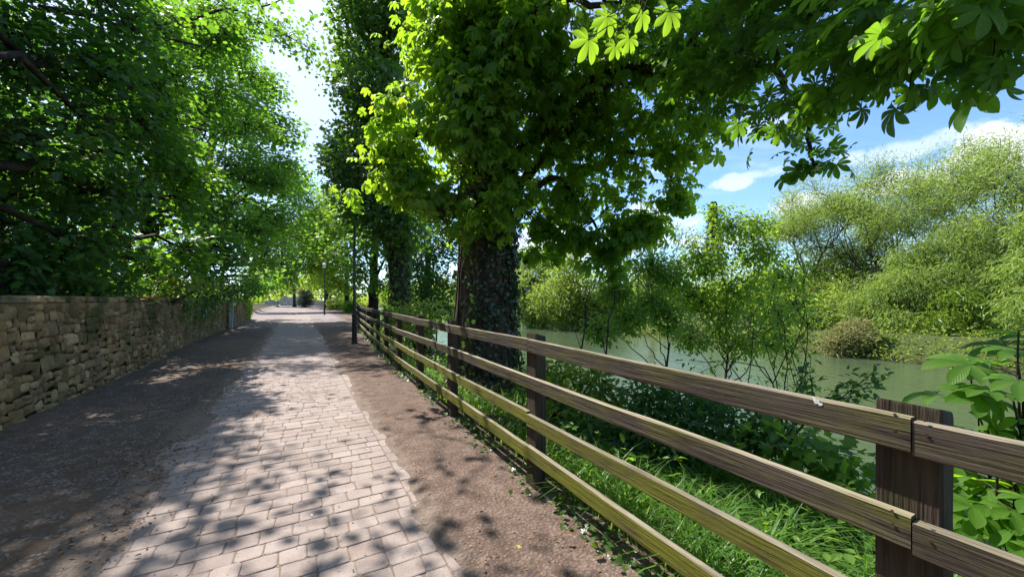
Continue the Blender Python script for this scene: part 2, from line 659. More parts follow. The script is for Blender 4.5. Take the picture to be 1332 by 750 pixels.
SUNV = np.array([math.sin(SUN_AZ) * math.cos(SUN_EL), math.cos(SUN_AZ) * math.cos(SUN_EL), math.sin(SUN_EL)])
SUNNY = [W(*p) for p in [(765, 52, 2.3), (790, 22, 2.35), (818, 50, 2.5), (870, 20, 2.4), (1310, 440, 1.95), (1290, 510, 1.9), (1250, 480, 2.1), (1325, 400, 2.0), (1320, 540, 1.9),
                         (740, 490, 4.5), (780, 505, 4.4), (900, 690, 2.9), (960, 720, 2.7), (860, 650, 3.1), (880, 730, 2.8), (940, 660, 3.0), ]]
SUNNY_FAR = [W(*p) for p in [(520, 300, 6.4), (560, 240, 6.2), (500, 230, 6.4), (545, 130, 6.3), (590, 60, 6.2), (600, 190, 6), (560, 20, 6.5), (640, 120, 5.6)]]
SUNNY += [W(*p) for p in [(720, 480, 4.5), (760, 500, 4.3), (800, 520, 4.3)]] + [UV(a, b, -.1) for a, b in ((.9, 2.3), (1.4, 2.6), (1.9, 2.3))]
SUNNY += [UV(a, 1.62, b) for a in np.arange(.2, 6.5, .35) for b in (1.2, .9)]


def clear_rays(C, rad=.24, far=False):
    ok = np.ones(len(C), bool)
    for p in SUNNY + (SUNNY_FAR if far else []):
        t = (C - p) @ SUNV
        dd = np.linalg.norm(C - p - t[:, None] * SUNV, axis=1)
        ok &= ~((t > .3) & (dd < rad))
    return ok


def thin_out(C, od, ix, keep=.10):
    """the crowns on the garden side stay open where the sun reaches the path"""
    u, v = shade_spot(C)
    nz = np.array([mnoise.noise(Vector((a * .55, b * .9, 3.3))) for a, b in zip(u, v)])
    n2 = np.array([mnoise.noise(Vector((a * 1.1 + 20, b * 1.3, 8.3))) for a, b in zip(u, v)])
    edge = -.62 + .35 * nz - .25 * sstep(7, 9.5, u) + .15 * sstep(3, 1, u)
    sunny = (v > edge) & (v < np.where(u < 8, 4.8, 2.3)) & (u > .2) & (u < 10.8 + 2 * nz)
    sunny |= (v > -2.6) & (v < 2.3) & (u > 8.6) & (u < 10.4) & (nz > -.12)
    sunny |= (v > -1.0 + nz) & (v < 3.0) & (u > 28) & (u < 35)
    n3 = np.array([mnoise.noise(Vector((a * 1.5 + 60, b * .8, 1.3))) for a, b in zip(u, v)])
    sunny |= (v > -3.1) & (v < -.5) & (u > .8) & (u < 13) & (n3 > .16)
    ok = (~sunny | (n2 > .54)) & clear_rays(C, .38, True)
    return C[ok], od[ok], ix[ok]


def foliage(mb, C, out, per, spread, size, tmpl, mi=0, droop=.4, flat=.65, up=.9, jit=.55, svar=.3):
    k = len(C)
    m = k * per
    cl = np.repeat(np.arange(k), per)
    off = rng.normal(size=(m, 3)) * spread * np.array([1, 1, flat]) * .6
    P = C[cl] + off
    ax = unit(off + .25 * out[cl] * spread) + rdir(m) * .6
    ax[:, 2] -= droop
    nrm = rdir(m) * jit + np.array([0, 0, up]) + .25 * out[cl]
    crnd = rng.random(k)
    rr = np.clip(.55 * crnd[cl] + .45 * rng.random(m), 0, 1)
    leaves(mb, tmpl, P, ax, nrm, size * (1 + svar * rng.normal(size=m)).clip(.45, 1.7), mi, rr)


def curve(a, b, sag=0.0, k=5, jit=.06):
    t = np.linspace(0, 1, k)[:, None]
    P = a + (b - a) * t
    L = np.linalg.norm(b - a)
    P[:, 2] += sag * L * (t[:, 0] * (1 - t[:, 0])) * 2
    P[1:-1] += rng.normal(size=(k - 2, 3)) * jit * L * .4
    return P


def bezier(a, c, b, k=8, jit=0.0):
    t = np.linspace(0, 1, k)[:, None]
    P = (1 - t) ** 2 * a + 2 * t * (1 - t) * c + t * t * b
    if jit:
        P[1:-1] += rng.normal(size=(k - 2, 3)) * jit
    return P


def PX(rows):
    """lobes given by the place they have in the view and their own distance: px, py, distance, radius [, height radius]"""
    out = []
    for r in rows:
        c = W(r[0], r[1], r[2])
        out.append([*c, r[3], r[3], r[4] if len(r) > 4 else r[3] * .85])
    return out


LG = 'trees behind the stone wall'
DG = 'trees deep in the garden'


def tree(name, label, cat, base, lean, height, r0, lobes, leaf, tmpl, size, nclump, per, spread, bark='bark_dark', group=None,
         droop=.4, flat=.65, up=.9, jit=.55, twig=.011, trunk_sides=14, limbs=True, inner=.3, root=None, uvs=False, bumpy=.10, twigs=True, crownname='crown'):
    base = np.array(base, float)
    root = root or thing(name, label, cat, base, group)
    top = base + np.array([lean[0], lean[1], height])
    L = np.array(lobes, float)
    tk = 14
    tp = bezier(base, base + np.array([lean[0] * .2, lean[1] * .2, height * .5]), top, tk, .02 * r0)
    tr = r0 * (1 - .72 * np.linspace(0, 1, tk) ** 1.1)
    tr[0] *= 1.35
    tr[1] *= 1.06
    wood = MB()
    tube(wood, tp, tr, trunk_sides, bump=bumpy)
    nodes = [tp[4:]]
    if limbs:
        for l in L:
            c = l[:3]
            hz = np.clip((c[2] - base[2]) * .62, height * .22, height * .97)
            i = int(np.clip(hz / height * (tk - 1), 2, tk - 1))
            st = tp[i]
            mid = st + (c - st) * .5 + np.array([0, 0, .12 * np.linalg.norm(c - st)])
            lp = bezier(st, mid, c, 9, .025 * np.linalg.norm(c - st))
            rl = min(tr[i] * .5, .028 + .026 * np.linalg.norm(c - st))
            tube(wood, lp, rl * (1 - .78 * np.linspace(0, 1, 9)), 7)
            nodes.append(lp[2:])
    wood.build('trunk', M[bark], root, smooth=True)
    nodes = np.concatenate(nodes)
    cr = MB()
    C, od, ix = clump_centres(lobes, nclump, inner)
    if group in (LG, DG):
        C, od, ix = thin_out(C, od, ix)
    if twigs:
        for c in C:
            dd = np.linalg.norm(nodes - c, axis=1)
            a = nodes[int(np.argmin(dd))]
            tube(cr, curve(a, c, .12, 4), np.array([1, .75, .5, .25]) * twig * (1 + .25 * dd.min()), 4, 1)
    foliage(cr, C, od, per, spread, size, tmpl, 0, droop, flat, up, jit)
    cr.build(crownname, [M[leaf], M[bark]], root, uvs=uvs)
    return root


def fan(segs, tips, p, d_, length, r, depth, spread=.5, kids=(2, 3), up=.12, shrink=.72):
    """a branch that forks again and again"""
    k = 4
    P = [p]
    dd = d_
    for _ in range(k):
        dd = unit(dd + rng.normal(size=3) * .10 + np.array([0, 0, up * .3]))
        P.append(P[-1] + dd * length / k)
    segs.append((np.array(P), np.linspace(r, r * .66, k + 1), depth))
    if depth <= 1:
        tips.append((P[-1], dd))
        tips.append((P[2], dd))
    if depth == 0:
        return
    for _ in range(random.randint(*kids)):
        nd = unit(dd + rng.normal(size=3) * spread + np.array([0, 0, up]))
        fan(segs, tips, P[-1] if random.random() < .75 else P[-2], nd, length * shrink * random.uniform(.8, 1.2), r * .62, depth - 1, spread, kids, up, shrink)


def fan_tree(name, label, cat, base, stems, leaf, tmpl, size, per, spread, bark, group=None, droop=.4, sp=.5, kids=(2, 3), up=.12, shrink=.72, flat=.8, minr=.004, root=None, extra=None, limb=None):
    """stems: (direction, length, radius, depth)"""
    base = np.array(base, float)
    root = root or thing(name, label, cat, base, group)
    segs, tips = [], []
    for (d_, ln, r, dp) in stems:
        fan(segs, tips, base + np.array([rng.normal() * .05, rng.normal() * .05, -.1]), unit(np.array(d_, float)), ln, r, dp, sp, kids, up, shrink)
    keepC = None
    if group == LG:
        keepC, _, _ = thin_out(np.array([t[0] for t in tips]), np.zeros((len(tips), 3)), np.zeros(len(tips)))
    wood, twig = MB(), MB()
    mx = max(s[2] for s in segs)
    for P, rr, dp in segs:
        if keepC is not None and dp <= 2 and np.linalg.norm(keepC - P[-1], axis=1).min() > (.25, .5, .9)[dp]:
            continue
        tube(wood if dp >= mx - 1 else twig, P, np.maximum(rr, minr), 8 if dp >= mx - 1 else 4, 0 if dp >= mx - 1 else 1)
    if limb is not None:
        Q = np.concatenate([np.linspace(a, b, 7)[:-1] for a, b in zip(limb[:-1], limb[1:])] + [np.array([limb[-1]])])
        for _ in range(3):
            Q[1:-1] = .25 * Q[:-2] + .5 * Q[1:-1] + .25 * Q[2:]
        tube(wood, Q, np.linspace(.085, .012, len(Q)), 7)
        more = []
        for i in range(8, len(Q)):
            for _ in range(3):
                e = Q[i] + rdir(1)[0] * random.uniform(.25, .95) * np.array([1, 1, .7])
                tube(twig, curve(Q[i], e, .1, 5), np.linspace(.016, .005, 5), 4, 1)
                more.append(e)
        extra = np.concatenate([extra, np.array(more)])
        segs.append((Q, None, 9))
    wood.build('trunk', M[bark], root, smooth=True)
    if per:
        C = np.array([t[0] for t in tips])
        od = np.array([t[1] for t in tips])
        if group == LG:
            C, od, _ = thin_out(C, od, np.zeros(len(C)))
        if extra is not None:
            ends = np.concatenate([q[0][1:] for q in segs])
            todo = [c for c in extra]
            while todo:
                # grow on to whichever clump is nearest to the wood so far
                dm = np.array([np.linalg.norm(ends - c, axis=1).min() for c in todo])
                c = todo.pop(int(np.argmin(dm)))
                a = ends[int(np.argmin(np.linalg.norm(ends - c, axis=1)))]
                q = curve(a, c, .1, 6)
                ln = np.linalg.norm(c - a)
                tube(twig, q, np.linspace(.008 + .006 * ln, .006, 6), 5, 1)
                ends = np.concatenate([ends, q[1:]])
            C = np.concatenate([C, np.repeat(extra, 3, 0) + rng.normal(size=(3 * len(extra), 3)) * .16])
            od = np.concatenate([od, rdir(3 * len(extra))])
        foliage(twig, C, od, per, spread, size, tmpl, 0, droop, flat)
    if twig.n:
        twig.build('crown', [M[leaf], M[bark]], root)
    return root


def shrub(name, label, cat, base, lobes, leaf, tmpl, size, nclump, per, spread, bark='bark_dark', group=None, droop=.3, flat=.7, up=.8, jit=.6, stems=7, r=.03, inner=.35, stemname='stems'):
    base = np.array(base, float)
    root = thing(name, label, cat, base, group)
    L = np.array(lobes, float)
    wd = MB()
    C, od, ix = clump_centres(lobes, nclump, inner)
    for s in range(stems):
        c = L[s % len(L)][:3] + rng.normal(size=3) * L[s % len(L)][3:6] * .35
        b = base + np.array([rng.normal() * .12, rng.normal() * .12, -.08]) * (1 + r * 8)
        tube(wd, bezier(b, (b + c) / 2 + np.array([0, 0, .2 * abs(c[2] - b[2])]), c, 7, .01), r * np.linspace(1, .3, 7), 6)
    wd.build(stemname, M[bark], root, smooth=True)
    fo = MB()
    for i in range(0, len(C), 2):
        c = C[i]
        a = L[ix[i]][:3] * .6 + base * .4
        tube(fo, curve(a, c, .1, 4), np.array([1, .7, .45, .2]) * r * .35, 4, 1)
    foliage(fo, C, od, per, spread, size, tmpl, 0, droop, flat, up, jit)
    fo.build('foliage', [M[leaf], M[bark]], root)
    return root


def ivy_on(mb, P, nrm, size, mi=0):
    k = len(P)
    ax = np.tile(np.array([0, 0, -1.0]), (k, 1)) + rdir(k) * .55
    leaves(mb, LOBED, P, ax, nrm + rdir(k) * .75, size * (1 + .35 * rng.normal(size=k)).clip(.5, 1.6), mi)


# ================================================================== SETTING
def make_ground():
    vs = np.concatenate([[-700, -300, -120, -60, -30, -15, -9, -6], np.arange(-4.6, -1.6, .22), np.arange(-1.6, 1.3, .08), np.arange(1.3, 9, .22), np.arange(9, 26, 2), np.arange(26, 36, .5), [38, 45, 60, 90, 150, 300, 800]])
    us = np.concatenate([[-60, -30, -15, -8], np.arange(-5, 18, .35), np.arange(18, 60, 1.5), [65, 80, 110, 160, 250, 400, 900]])
    U, V = np.meshgrid(us, vs, indexing='ij')
    Z = ground_z(U, V)
    for i in range(U.shape[0]):
        for j in range(U.shape[1]):
            q = Vector((U[i, j], V[i, j], 0))
            if -20 < U[i, j] < 60 and -4 < V[i, j] < 40:
                inpath = -1.0 < V[i, j] < 1.6
                Z[i, j] += mnoise.noise(q * .9) * (.0025 if inpath else .018) + (0 if V[i, j] < 2.2 else mnoise.noise(q * .6) * .10)
    wv = np.array([[mnoise.noise(Vector((U[i, j] * 1.1, V[i, j] * .8, 5))) for j in range(U.shape[1])] for i in range(U.shape[0])])
    Z += .022 * sstep(-.92, -1.30, V + wv * .26) * sstep(-4.5, -3.5, V) + .020 * sstep(.70, 1.0, V + wv * .20) * sstep(3, 2, V)
    P = np.stack([V, U, Z], -1).reshape(-1, 3)
    nu, nv = U.shape
    i, j = np.meshgrid(np.arange(nu - 1), np.arange(nv - 1), indexing='ij')
    a = i * nv + j
    q = np.stack([a, a + 1, a + nv + 1, a + nv], -1).reshape(-1, 4)
    mb = MB()
    mb.add(P, [q])
    o = mb.build('ground', M['ground'], rotz=ANG, smooth=True)
    tag(o, kind='structure')


def make_river():
    mb = MB()
    vs = np.array([4.6, 12, 20, 33.0])
    us = np.array([-80, -20, 10, 60, 200, 600.0])
    U, V = np.meshgrid(us, vs, indexing='ij')
    P = np.stack([V, U, np.full_like(U, -2.0)], -1).reshape(-1, 3)
    nu, nv = U.shape
    i, j = np.meshgrid(np.arange(nu - 1), np.arange(nv - 1), indexing='ij')
    a = i * nv + j
    mb.add(P, [np.stack([a, a + 1, a + nv + 1, a + nv], -1).reshape(-1, 4)])
    tag(mb.build('river', M['water'], rotz=ANG), kind='structure')


def make_path():
    mb = MB()

    def block(u0, u1, v0, v1, rnd):
        g = .0026
        j = lambda s=.004: random.uniform(-s, s)
        z = .0062 + random.uniform(-.002, .0025)
        ch = min(.016, .2 * min(u1 - u0, v1 - v0)) * random.uniform(.4, 1.2)
        # eight corner outline, worn corners
        o = [(u0 + g + ch, v0 + g), (u1 - g - ch, v0 + g), (u1 - g, v0 + g + ch), (u1 - g, v1 - g - ch), (u1 - g - ch, v1 - g), (u0 + g + ch, v1 - g), (u0 + g, v1 - g - ch), (u0 + g, v0 + g + ch)]
        o = [(a + j(), b + j()) for a, b in o]
        cu, cv = (u0 + u1) / 2, (v0 + v1) / 2
        tz = [j(.0018) for _ in range(8)]
        outer = [(b, a, -.0005) for a, b in o]
        inner = [(cv + (b - cv) * .978, cu + (a - cu) * .972, z - .0022 + t) for (a, b), t in zip(o, tz)]
        top = [(cv + (b - cv) * .90, cu + (a - cu) * .88, z + t) for (a, b), t in zip(o, tz)]
        V = outer + inner + top
        f = []
        for i in range(8):
            k = (i + 1) % 8
            f += [[i + 8, k + 8, k, i], [i + 16, k + 16, k + 8, i + 8]]
        mb.add(V, [np.array(f), np.array([[23, 22, 21, 20, 19, 18, 17, 16]])], 0, rnd)

    u = -3.0
    row = 0
    while u < 62:
        h = random.choice([.140, .150, .158, .154])
        v = -1.32 + random.uniform(-.14, .0) - (.09 if row % 2 else 0)
        while v < .70:
            w = random.choice([.15, .175, .195, .22, .185])
            v1 = v + w
            if v1 > .66: v1 = .755 + random.uniform(-.003, .003)
            block(u, u + h, v, v1, random.random())
            v = v1
            if v > .74: break
        u += h
        row += 1
    u = -3.0
    while u < 62:
        w = random.choice([.2, .21, .22])
        block(u, u + w, .757, .868, random.random())
        u += w
    o = mb.build('path', M['paver'], rotz=ANG)
    tag(o, kind='structure')


make_ground()
make_river()
make_path()

# ================================================================== STONE WALLS
def split(rect, out, depth=0):
    u0, u1, z0, z1 = rect
    w, h = u1 - u0, z1 - z0
    lim = random.choice([.10, .16, .20, .26])
    if (w < .16 and h < .13) or (max(w, h * 1.5) < lim * 1.6 and h < .24):
        out.append(rect)
        return
    if w > h * random.uniform(.75, 1.7):
        s = u0 + w * random.uniform(.36, .64)
        split((u0, s, z0, z1), out, depth + 1)
        split((s, u1, z0, z1), out, depth + 1)
    else:
        s = z0 + h * random.uniform(.36, .64)
        split((u0, u1, z0, s), out, depth + 1)
        split((u0, u1, s, z1), out, depth + 1)


def stone_face(mb, rects, v0, skip=None, batter=0.0, wob=.02):
    g = 6
    s = np.linspace(-1, 1, g)
    S, T = np.meshgrid(s, s, indexing='ij')
    edge = np.maximum(np.abs(S), np.abs(T))
    i, j = np.meshgrid(np.arange(g - 1), np.arange(g - 1), indexing='ij')
    a = i * g + j
    q = np.stack([a, a + g, a + g + 1, a + 1], -1).reshape(-1, 4)
    for (u0, u1, z0, z1) in rects:
        if skip and skip(u0, u1, z0, z1):
            continue
        jt = lambda: random.uniform(-.034, .034)
        c = np.array([[(u0 + jt(), z0 + jt()), (u0 + jt(), z1 + jt())], [(u1 + jt(), z0 + jt()), (u1 + jt(), z1 + jt())]])
        a_, b_ = (S + 1) / 2, (T + 1) / 2
        uu = c[0, 0, 0] * (1 - a_) * (1 - b_) + c[1, 0, 0] * a_ * (1 - b_) + c[0, 1, 0] * (1 - a_) * b_ + c[1, 1, 0] * a_ * b_
        zz = c[0, 0, 1] * (1 - a_) * (1 - b_) + c[1, 0, 1] * a_ * (1 - b_) + c[0, 1, 1] * (1 - a_) * b_ + c[1, 1, 1] * a_ * b_
        # pull the corners in so that each stone is rounded
        pull = 1 - .06 * (np.abs(S) * np.abs(T)) ** 2 - .05 * edge ** 4
        cu, cz = uu.mean(), zz.mean()
        uu = cu + (uu - cu) * pull
        zz = cz + (zz - cz) * pull
        dep = random.uniform(.0, .015)
        tilt = random.uniform(-.02, .02)
        ph = random.uniform(0, 50)
        nz = np.array([[mnoise.noise(Vector((uu[x, y] * 9 + ph, zz[x, y] * 9, ph))) for y in range(g)] for x in range(g)])
        vv = v0 + batter * (1 - zz / 1.6) + (dep + tilt * S + nz * .020) * (1 - edge ** 10) - .018 * edge ** 7
        mb.add(np.stack([vv, uu, zz], -1).reshape(-1, 3), [q], 0, random.random())


def box_uvz(mb, u0, u1, v0, v1, z0, z1, mi=0, jit=0.0, rnd=.5):
    V = [(v, u, z) for u in (u0, u1) for v in (v0, v1) for z in (z0, z1)]
    V = np.array(V) + rng.normal(size=(8, 3)) * jit
    f = [[0, 1, 3, 2], [4, 6, 7, 5], [0, 4, 5, 1], [2, 3, 7, 6], [0, 2, 6, 4], [1, 5, 7, 3]]
    mb.add(V, [np.array(f)], mi, rnd)


def rock(mb, c, s, mi=0, rnd=.5, seed=None):
    """a rounded lump: a cube sphere squashed to half sizes s and roughened"""
    g = 4
    t = np.linspace(-1, 1, g)
    A, B = np.meshgrid(t, t, indexing='ij')
    ph = random.uniform(0, 90)
    i, j = np.meshgrid(np.arange(g - 1), np.arange(g - 1), indexing='ij')
    a = i * g + j
    q = np.stack([a, a + g, a + g + 1, a + 1], -1).reshape(-1, 4)
    one = np.ones_like(A)
    for k, Pf in enumerate(((A, B, one), (B, A, -one), (one, A, B), (-one, B, A), (B, one, A), (A, -one, B))):
        P = np.stack(Pf, -1).reshape(-1, 3)
        P = P * .45 + unit(P) * .62
        r = np.array([1 + .16 * mnoise.noise(Vector(p * 1.6) + Vector((ph, 0, 0))) for p in P])
        mb.add(np.array(c) + P * r[:, None] * np.array(s), [q], mi, rnd)


def stone_wall(name, label, u0, u1, v0, h, skip=None, batter=0.0, thick=.46, ivy=None):
    base = UV(u0, v0 - thick / 2)
    root = thing(name, label, 'wall', base)
    root.rotation_euler = (0, 0, ANG)

    def put(mb, nm, m, **k):
        # vertices are in path coordinates; bring them to the root's own frame
        for i in range(len(mb.V)):
            mb.V[i] = mb.V[i] - np.array([v0 - thick / 2, u0, 0])
        return mb.build(nm, m, root, local=True, **k)
    core = MB()
    box_uvz(core, u0 + .03, u1 - .03, v0 - thick + .03, v0 - .004, -.25, h - .13)
    if skip:
        pass
    put(core, 'core', M['mortar'])
    face = MB()
    rects = []
    u = u0
    while u < u1 - .01:
        e = min(u1, u + random.uniform(1.1, 2.0))
        if u1 - e < .5: e = u1
        zc = 0.0 - .05
        cuts = [-.06, h * random.uniform(.26, .36), h * random.uniform(.58, .68), h - .14]
        for a, b in zip(cuts[:-1], cuts[1:]):
            split((u, e, a, b), rects)
        u = e
    stone_face(face, rects, v0, skip, batter)
    # the ends and the hidden back are faced too, more coarsely
    put(face, 'stone_face', M['stone'], smooth=True)
    back = MB()
    rects = []
    u = u0
    while u < u1 - .01:
        e = min(u1, u + 1.6)
        split((u, e, -.05, h - .14), rects)
        u = e
    stone_face(back, rects[::1], 0, None)
    for i in range(len(back.V)):
        back.V[i][:, 0] = -back.V[i][:, 0] + (v0 - thick)
    back.Fc = [(f[:, ::-1], m) for f, m in back.Fc]
    put(back, 'stone_back', M['stone'], smooth=True)
    cop = MB()
    u = u0
    while u < u1 - .05:
        L = min(random.uniform(.25, .62), u1 - u)
        if not (skip and skip(u, u + L, h - .1, h)):
            hh = random.uniform(.055, .075)
            rock(cop, (v0 - thick / 2 + random.uniform(-.01, .01), u + L / 2, h - .145 + hh), (thick / 2 - .012, L / 2 * 1.02, hh), 0, random.random())
        u += L
    put(cop, 'coping', M['stone'])
    return root


def notch(u0, u1, z0, z1):
    return u1 > 12.15 and u0 < 12.95 and z1 > 1.42


stone_wall('stone_wall', 'long mossy brown rubble stone wall in shade at the near left of the path', -7, 13.3, -3.17, 1.62, skip=notch, batter=.12)
# the broken top by the end of the near wall: a flat slab bridging the gap
w2 = stone_wall('stone_wall', 'middle stretch of rubble stone wall with green ivy, up to the pale grey post', 13.3, 24.4, -3.27, 1.60)
w3 = stone_wall('stone_wall', 'far end of the stone wall beyond the pale grey post, overgrown and partly sunlit', 24.75, 35.2, -3.2, 1.55)
sl = MB()
rock(sl, (-3.38, 12.6, 1.595), (.26, .52, .028), 0, .9)
rock(sl, (-3.36, 12.62, 1.445), (.24, .5, .03), 0, .7)
o = sl.build('coping_slab', M['stone'], rotz=ANG)
tag(o, 'flat loose capping slabs over a gap in the top of the near stone wall', 'stone slab')

iv = MB()
k = 900
uu = 18.6 + rng.normal(size=k) * 1.6
zz = 1.62 - np.abs(rng.normal(size=k)) * .45
sel = (zz > .15) & (uu > 14) & (uu < 23.5)
P = np.array([UV(a, -3.22 + random.uniform(0, .09), b) for a, b in zip(uu[sel], zz[sel])])
ivy_on(iv, P, np.tile(np.array([N[0], N[1], .3]), (len(P), 1)), .09)
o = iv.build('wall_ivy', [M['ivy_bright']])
tag(o, 'green ivy patch hanging over the middle stretch of the stone wall', 'ivy')
iv = MB()
k = 1400
uu = 33.5 + rng.normal(size=k) * 1.2
zz = 1.55 - np.abs(rng.normal(size=k)) * .6
sel = (zz > .1) & (uu < 35.6)
P = np.array([UV(a, -3.16 + random.uniform(0, .12), b) for a, b in zip(uu[sel], zz[sel])])
ivy_on(iv, P, np.tile(np.array([N[0], N[1], .3]), (len(P), 1)), .11)
o = iv.build('wall_ivy', [M['lime_leaf']])
tag(o, 'yellow green creeper over the sunlit far end of the stone wall', 'creeper')

# pale grey post set against the wall
root = thing('marker_post', 'pale grey metal post standing against the stone wall', 'post', UV(24.55, -3.1))
root.rotation_euler = (R(-2), R(2.0), ANG)
pb = MB()
lathe(pb, [(.105, -.1), (.105, 1.50), (.10, 1.56)], 4, start=math.pi / 4)
pb.build('post_shaft', M['galv'], root, local=True)
pb = MB()
lathe(pb, [(.125, 1.565), (.125, 1.60), (.06, 1.66)], 4, start=math.pi / 4)
pb.build('post_cap', M['galv'], root, local=True)

# ================================================================== FENCE
def fence():
    pu = [-3.9, -1.75, .42, 2.68, 4.83, 6.60]
    while pu[-1] < 35:
        pu.append(pu[-1] + 1.85)
    root = thing('post_and_rail_fence', 'weathered four rail wooden fence between the path and the river bank', 'fence', UV(.42, 1.62))
    base = np.array(root.location)
    pts = [UV(u, float(fence_v(u))) for u in pu]

    def sect(hw, hh, c):
        return [(-hw + c, -hh), (hw - c, -hh), (hw, -hh + c), (hw, hh - c), (hw - c, hh), (-hw + c, hh), (-hw, hh - c), (-hw, -hh + c)]

    def beam(nm, a, b, hw, hh, m, rings=26, warp=.008, ch=.005, parent=root, rnd=.2):
        """squared timber from a to b; its own x axis runs along it"""
        a, b = np.array(a), np.array(b)
        L = np.linalg.norm(b - a)
        yaw = math.atan2(b[1] - a[1], b[0] - a[0])
        pitch = math.asin((b[2] - a[2]) / L)
        mb = MB()
        s = np.array(sect(hw, hh, ch))
        V = []
        ph = random.uniform(0, 99)
        for i in range(rings + 1):
            x = L * i / rings
            dy = mnoise.noise(Vector((x * .8 + ph, 0, 0))) * warp
            dz = mnoise.noise(Vector((x * .7 + ph, 9, 0))) * warp * 1.2
            for q, (y, z) in enumerate(s):
                e = mnoise.noise(Vector((x * 7 + ph, q * 3.1, 4))) * .0022
                V.append((x, y * (1 + e * 8) + dy, z + dz + e + x / L * (b[2] - a[2])))
        f = [[i * 8 + j, (i + 1) * 8 + j, (i + 1) * 8 + (j + 1) % 8, i * 8 + (j + 1) % 8] for i in range(rings) for j in range(8)]
        f = [x_[::-1] for x_ in f]
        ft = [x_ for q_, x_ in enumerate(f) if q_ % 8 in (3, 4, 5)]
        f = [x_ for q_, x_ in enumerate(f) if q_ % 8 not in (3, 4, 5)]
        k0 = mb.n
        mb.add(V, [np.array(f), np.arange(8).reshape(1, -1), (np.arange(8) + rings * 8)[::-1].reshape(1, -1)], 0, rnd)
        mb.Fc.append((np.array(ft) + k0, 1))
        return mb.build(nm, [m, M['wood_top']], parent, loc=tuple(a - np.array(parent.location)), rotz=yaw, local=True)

    heights = [1.175, .885, .585, .300]
    hh = [.052, .050, .050, .054]
    # rails, each piece running over one or two bays and butting on the middle of a post
    joints = {0: [0, 1, 2, 3, 5, 7], 1: [0, 2, 4, 6], 2: [0, 1, 3, 5, 7], 3: [0, 2, 3, 4, 6]}
    rails = []
    npst = len(pu)
    for r in range(4):
        js = joints[r] + [j for j in range(8 if r % 2 == 0 else 8, npst) if (j + r) % 2 == 1]
        js = sorted(set(js + [npst - 1]))
        for a, b in zip(js[:-1], js[1:]):
            for k in range(a, b):
                pass
            pa, pb_ = pts[a].copy(), pts[b].copy()
            # follow the bend of the fence: split long pieces that would leave the line
            jit = random.uniform(-.008, .008)
            pa[2] = heights[r] + jit + ground_off(pu[a])
            pb_[2] = heights[r] + jit + random.uniform(-.01, .01) + ground_off(pu[b])
            dirv = unit(pb_ - pa)
            nn = np.array([-dirv[1], dirv[0], 0])           # towards the path
            off = nn * .020
            gap = dirv * .0012
            o = beam('rail', pa + off + gap, pb_ + off - gap, .019, hh[r], M['wood'] if r < 2 else M['wood_green'], rings=max(8, int(12 * (b - a) * (2.5 if a < 5 else 1))), rnd=random.random())
            rails.append((r, a, b, o))
    for i, u in enumerate(pu):
        p = pts[i]
        q = pts[min(i + 1, npst - 1)] - pts[max(i - 1, 0)]
        dirv = unit(q)
        rt = np.array([dirv[1], -dirv[0], 0])
        c = p + rt * .052
        yaw = math.atan2(dirv[1], dirv[0])
        top = 1.265 + random.uniform(-.025, .012)
        if i == 3: top = 1.262
        if i == 2:
            top = 1.222
            c = c + dirv * .022
        mb = MB()
        s = np.array(sect(.075, .05, .006))
        zs = np.concatenate([np.linspace(-.4, top - .03, 12), [top - .008, top]])
        V = []
        ph = random.uniform(0, 99)
        for iz, z in enumerate(zs):
            sh = 1 - (.0 if iz < 12 else (.01 if iz == 12 else .035))
            for jx, (x, y) in enumerate(s):
                e = mnoise.noise(Vector((z * 5 + ph, jx * 2.3, 1))) * .003
                zz = z
                if iz >= 12:
                    zz += .012 * (y / .05) + mnoise.noise(Vector((x * 20 + ph, y * 20, 3))) * .010
                # local axes of the post mesh: x is its height so that the grain runs along it
                V.append((zz, x * sh + e, y * sh + e))
        k = len(zs)
        f = [[a * 8 + j, (a + 1) * 8 + j, (a + 1) * 8 + (j + 1) % 8, a * 8 + (j + 1) % 8] for a in range(k - 1) for j in range(8)]
        f = [x_[::-1] for x_ in f]
        mb.add(V, [np.array(f), np.arange(8).reshape(1, -1)[:, ::-1], (np.arange(8) + (k - 1) * 8).reshape(1, -1)], 0, random.random() * .6)
        o = mb.build('post', M['wood_post'], root, loc=tuple(c - base), local=True)
        # local x -> up, local y -> along the fence, local z -> across
        from mathutils import Matrix
        mtx = Matrix(((0, dirv[0], -rt[0]), (0, dirv[1], -rt[1]), (1, 0, 0)))
        o.rotation_mode = 'QUATERNION'
        o.rotation_quaternion = mtx.to_quaternion()
        # nail heads where the near rails meet the post
        if i in (2, 3, 4, 5):
            for r in range(4):
                for sx in (-.035, .035):
                    for sz in (-.022, .024):
                        nb = MB()
                        th = np.arange(6) * math.pi / 3
                        nrm = -rt
                        cc = p - rt * .0405 + dirv * (sx + random.uniform(-.008, .008)) + np.array([0, 0, heights[r] + sz + random.uniform(-.006, .006)])
                        ring = cc + .0045 * (np.cos(th)[:, None] * dirv + np.sin(th)[:, None] * np.array([0, 0, 1]))
                        nb.add(np.concatenate([ring, ring + nrm * .002]), [np.array([[6, 7, 8, 9, 10, 11]]), np.array([[j, (j + 1) % 6, (j + 1) % 6 + 6, j + 6] for j in range(6)])])
                        rail = [x for x in rails if x[0] == r and x[1] <= i <= x[2]][0][3]
                        NAILS.setdefault(rail.name, (rail, []))[1].append(nb)
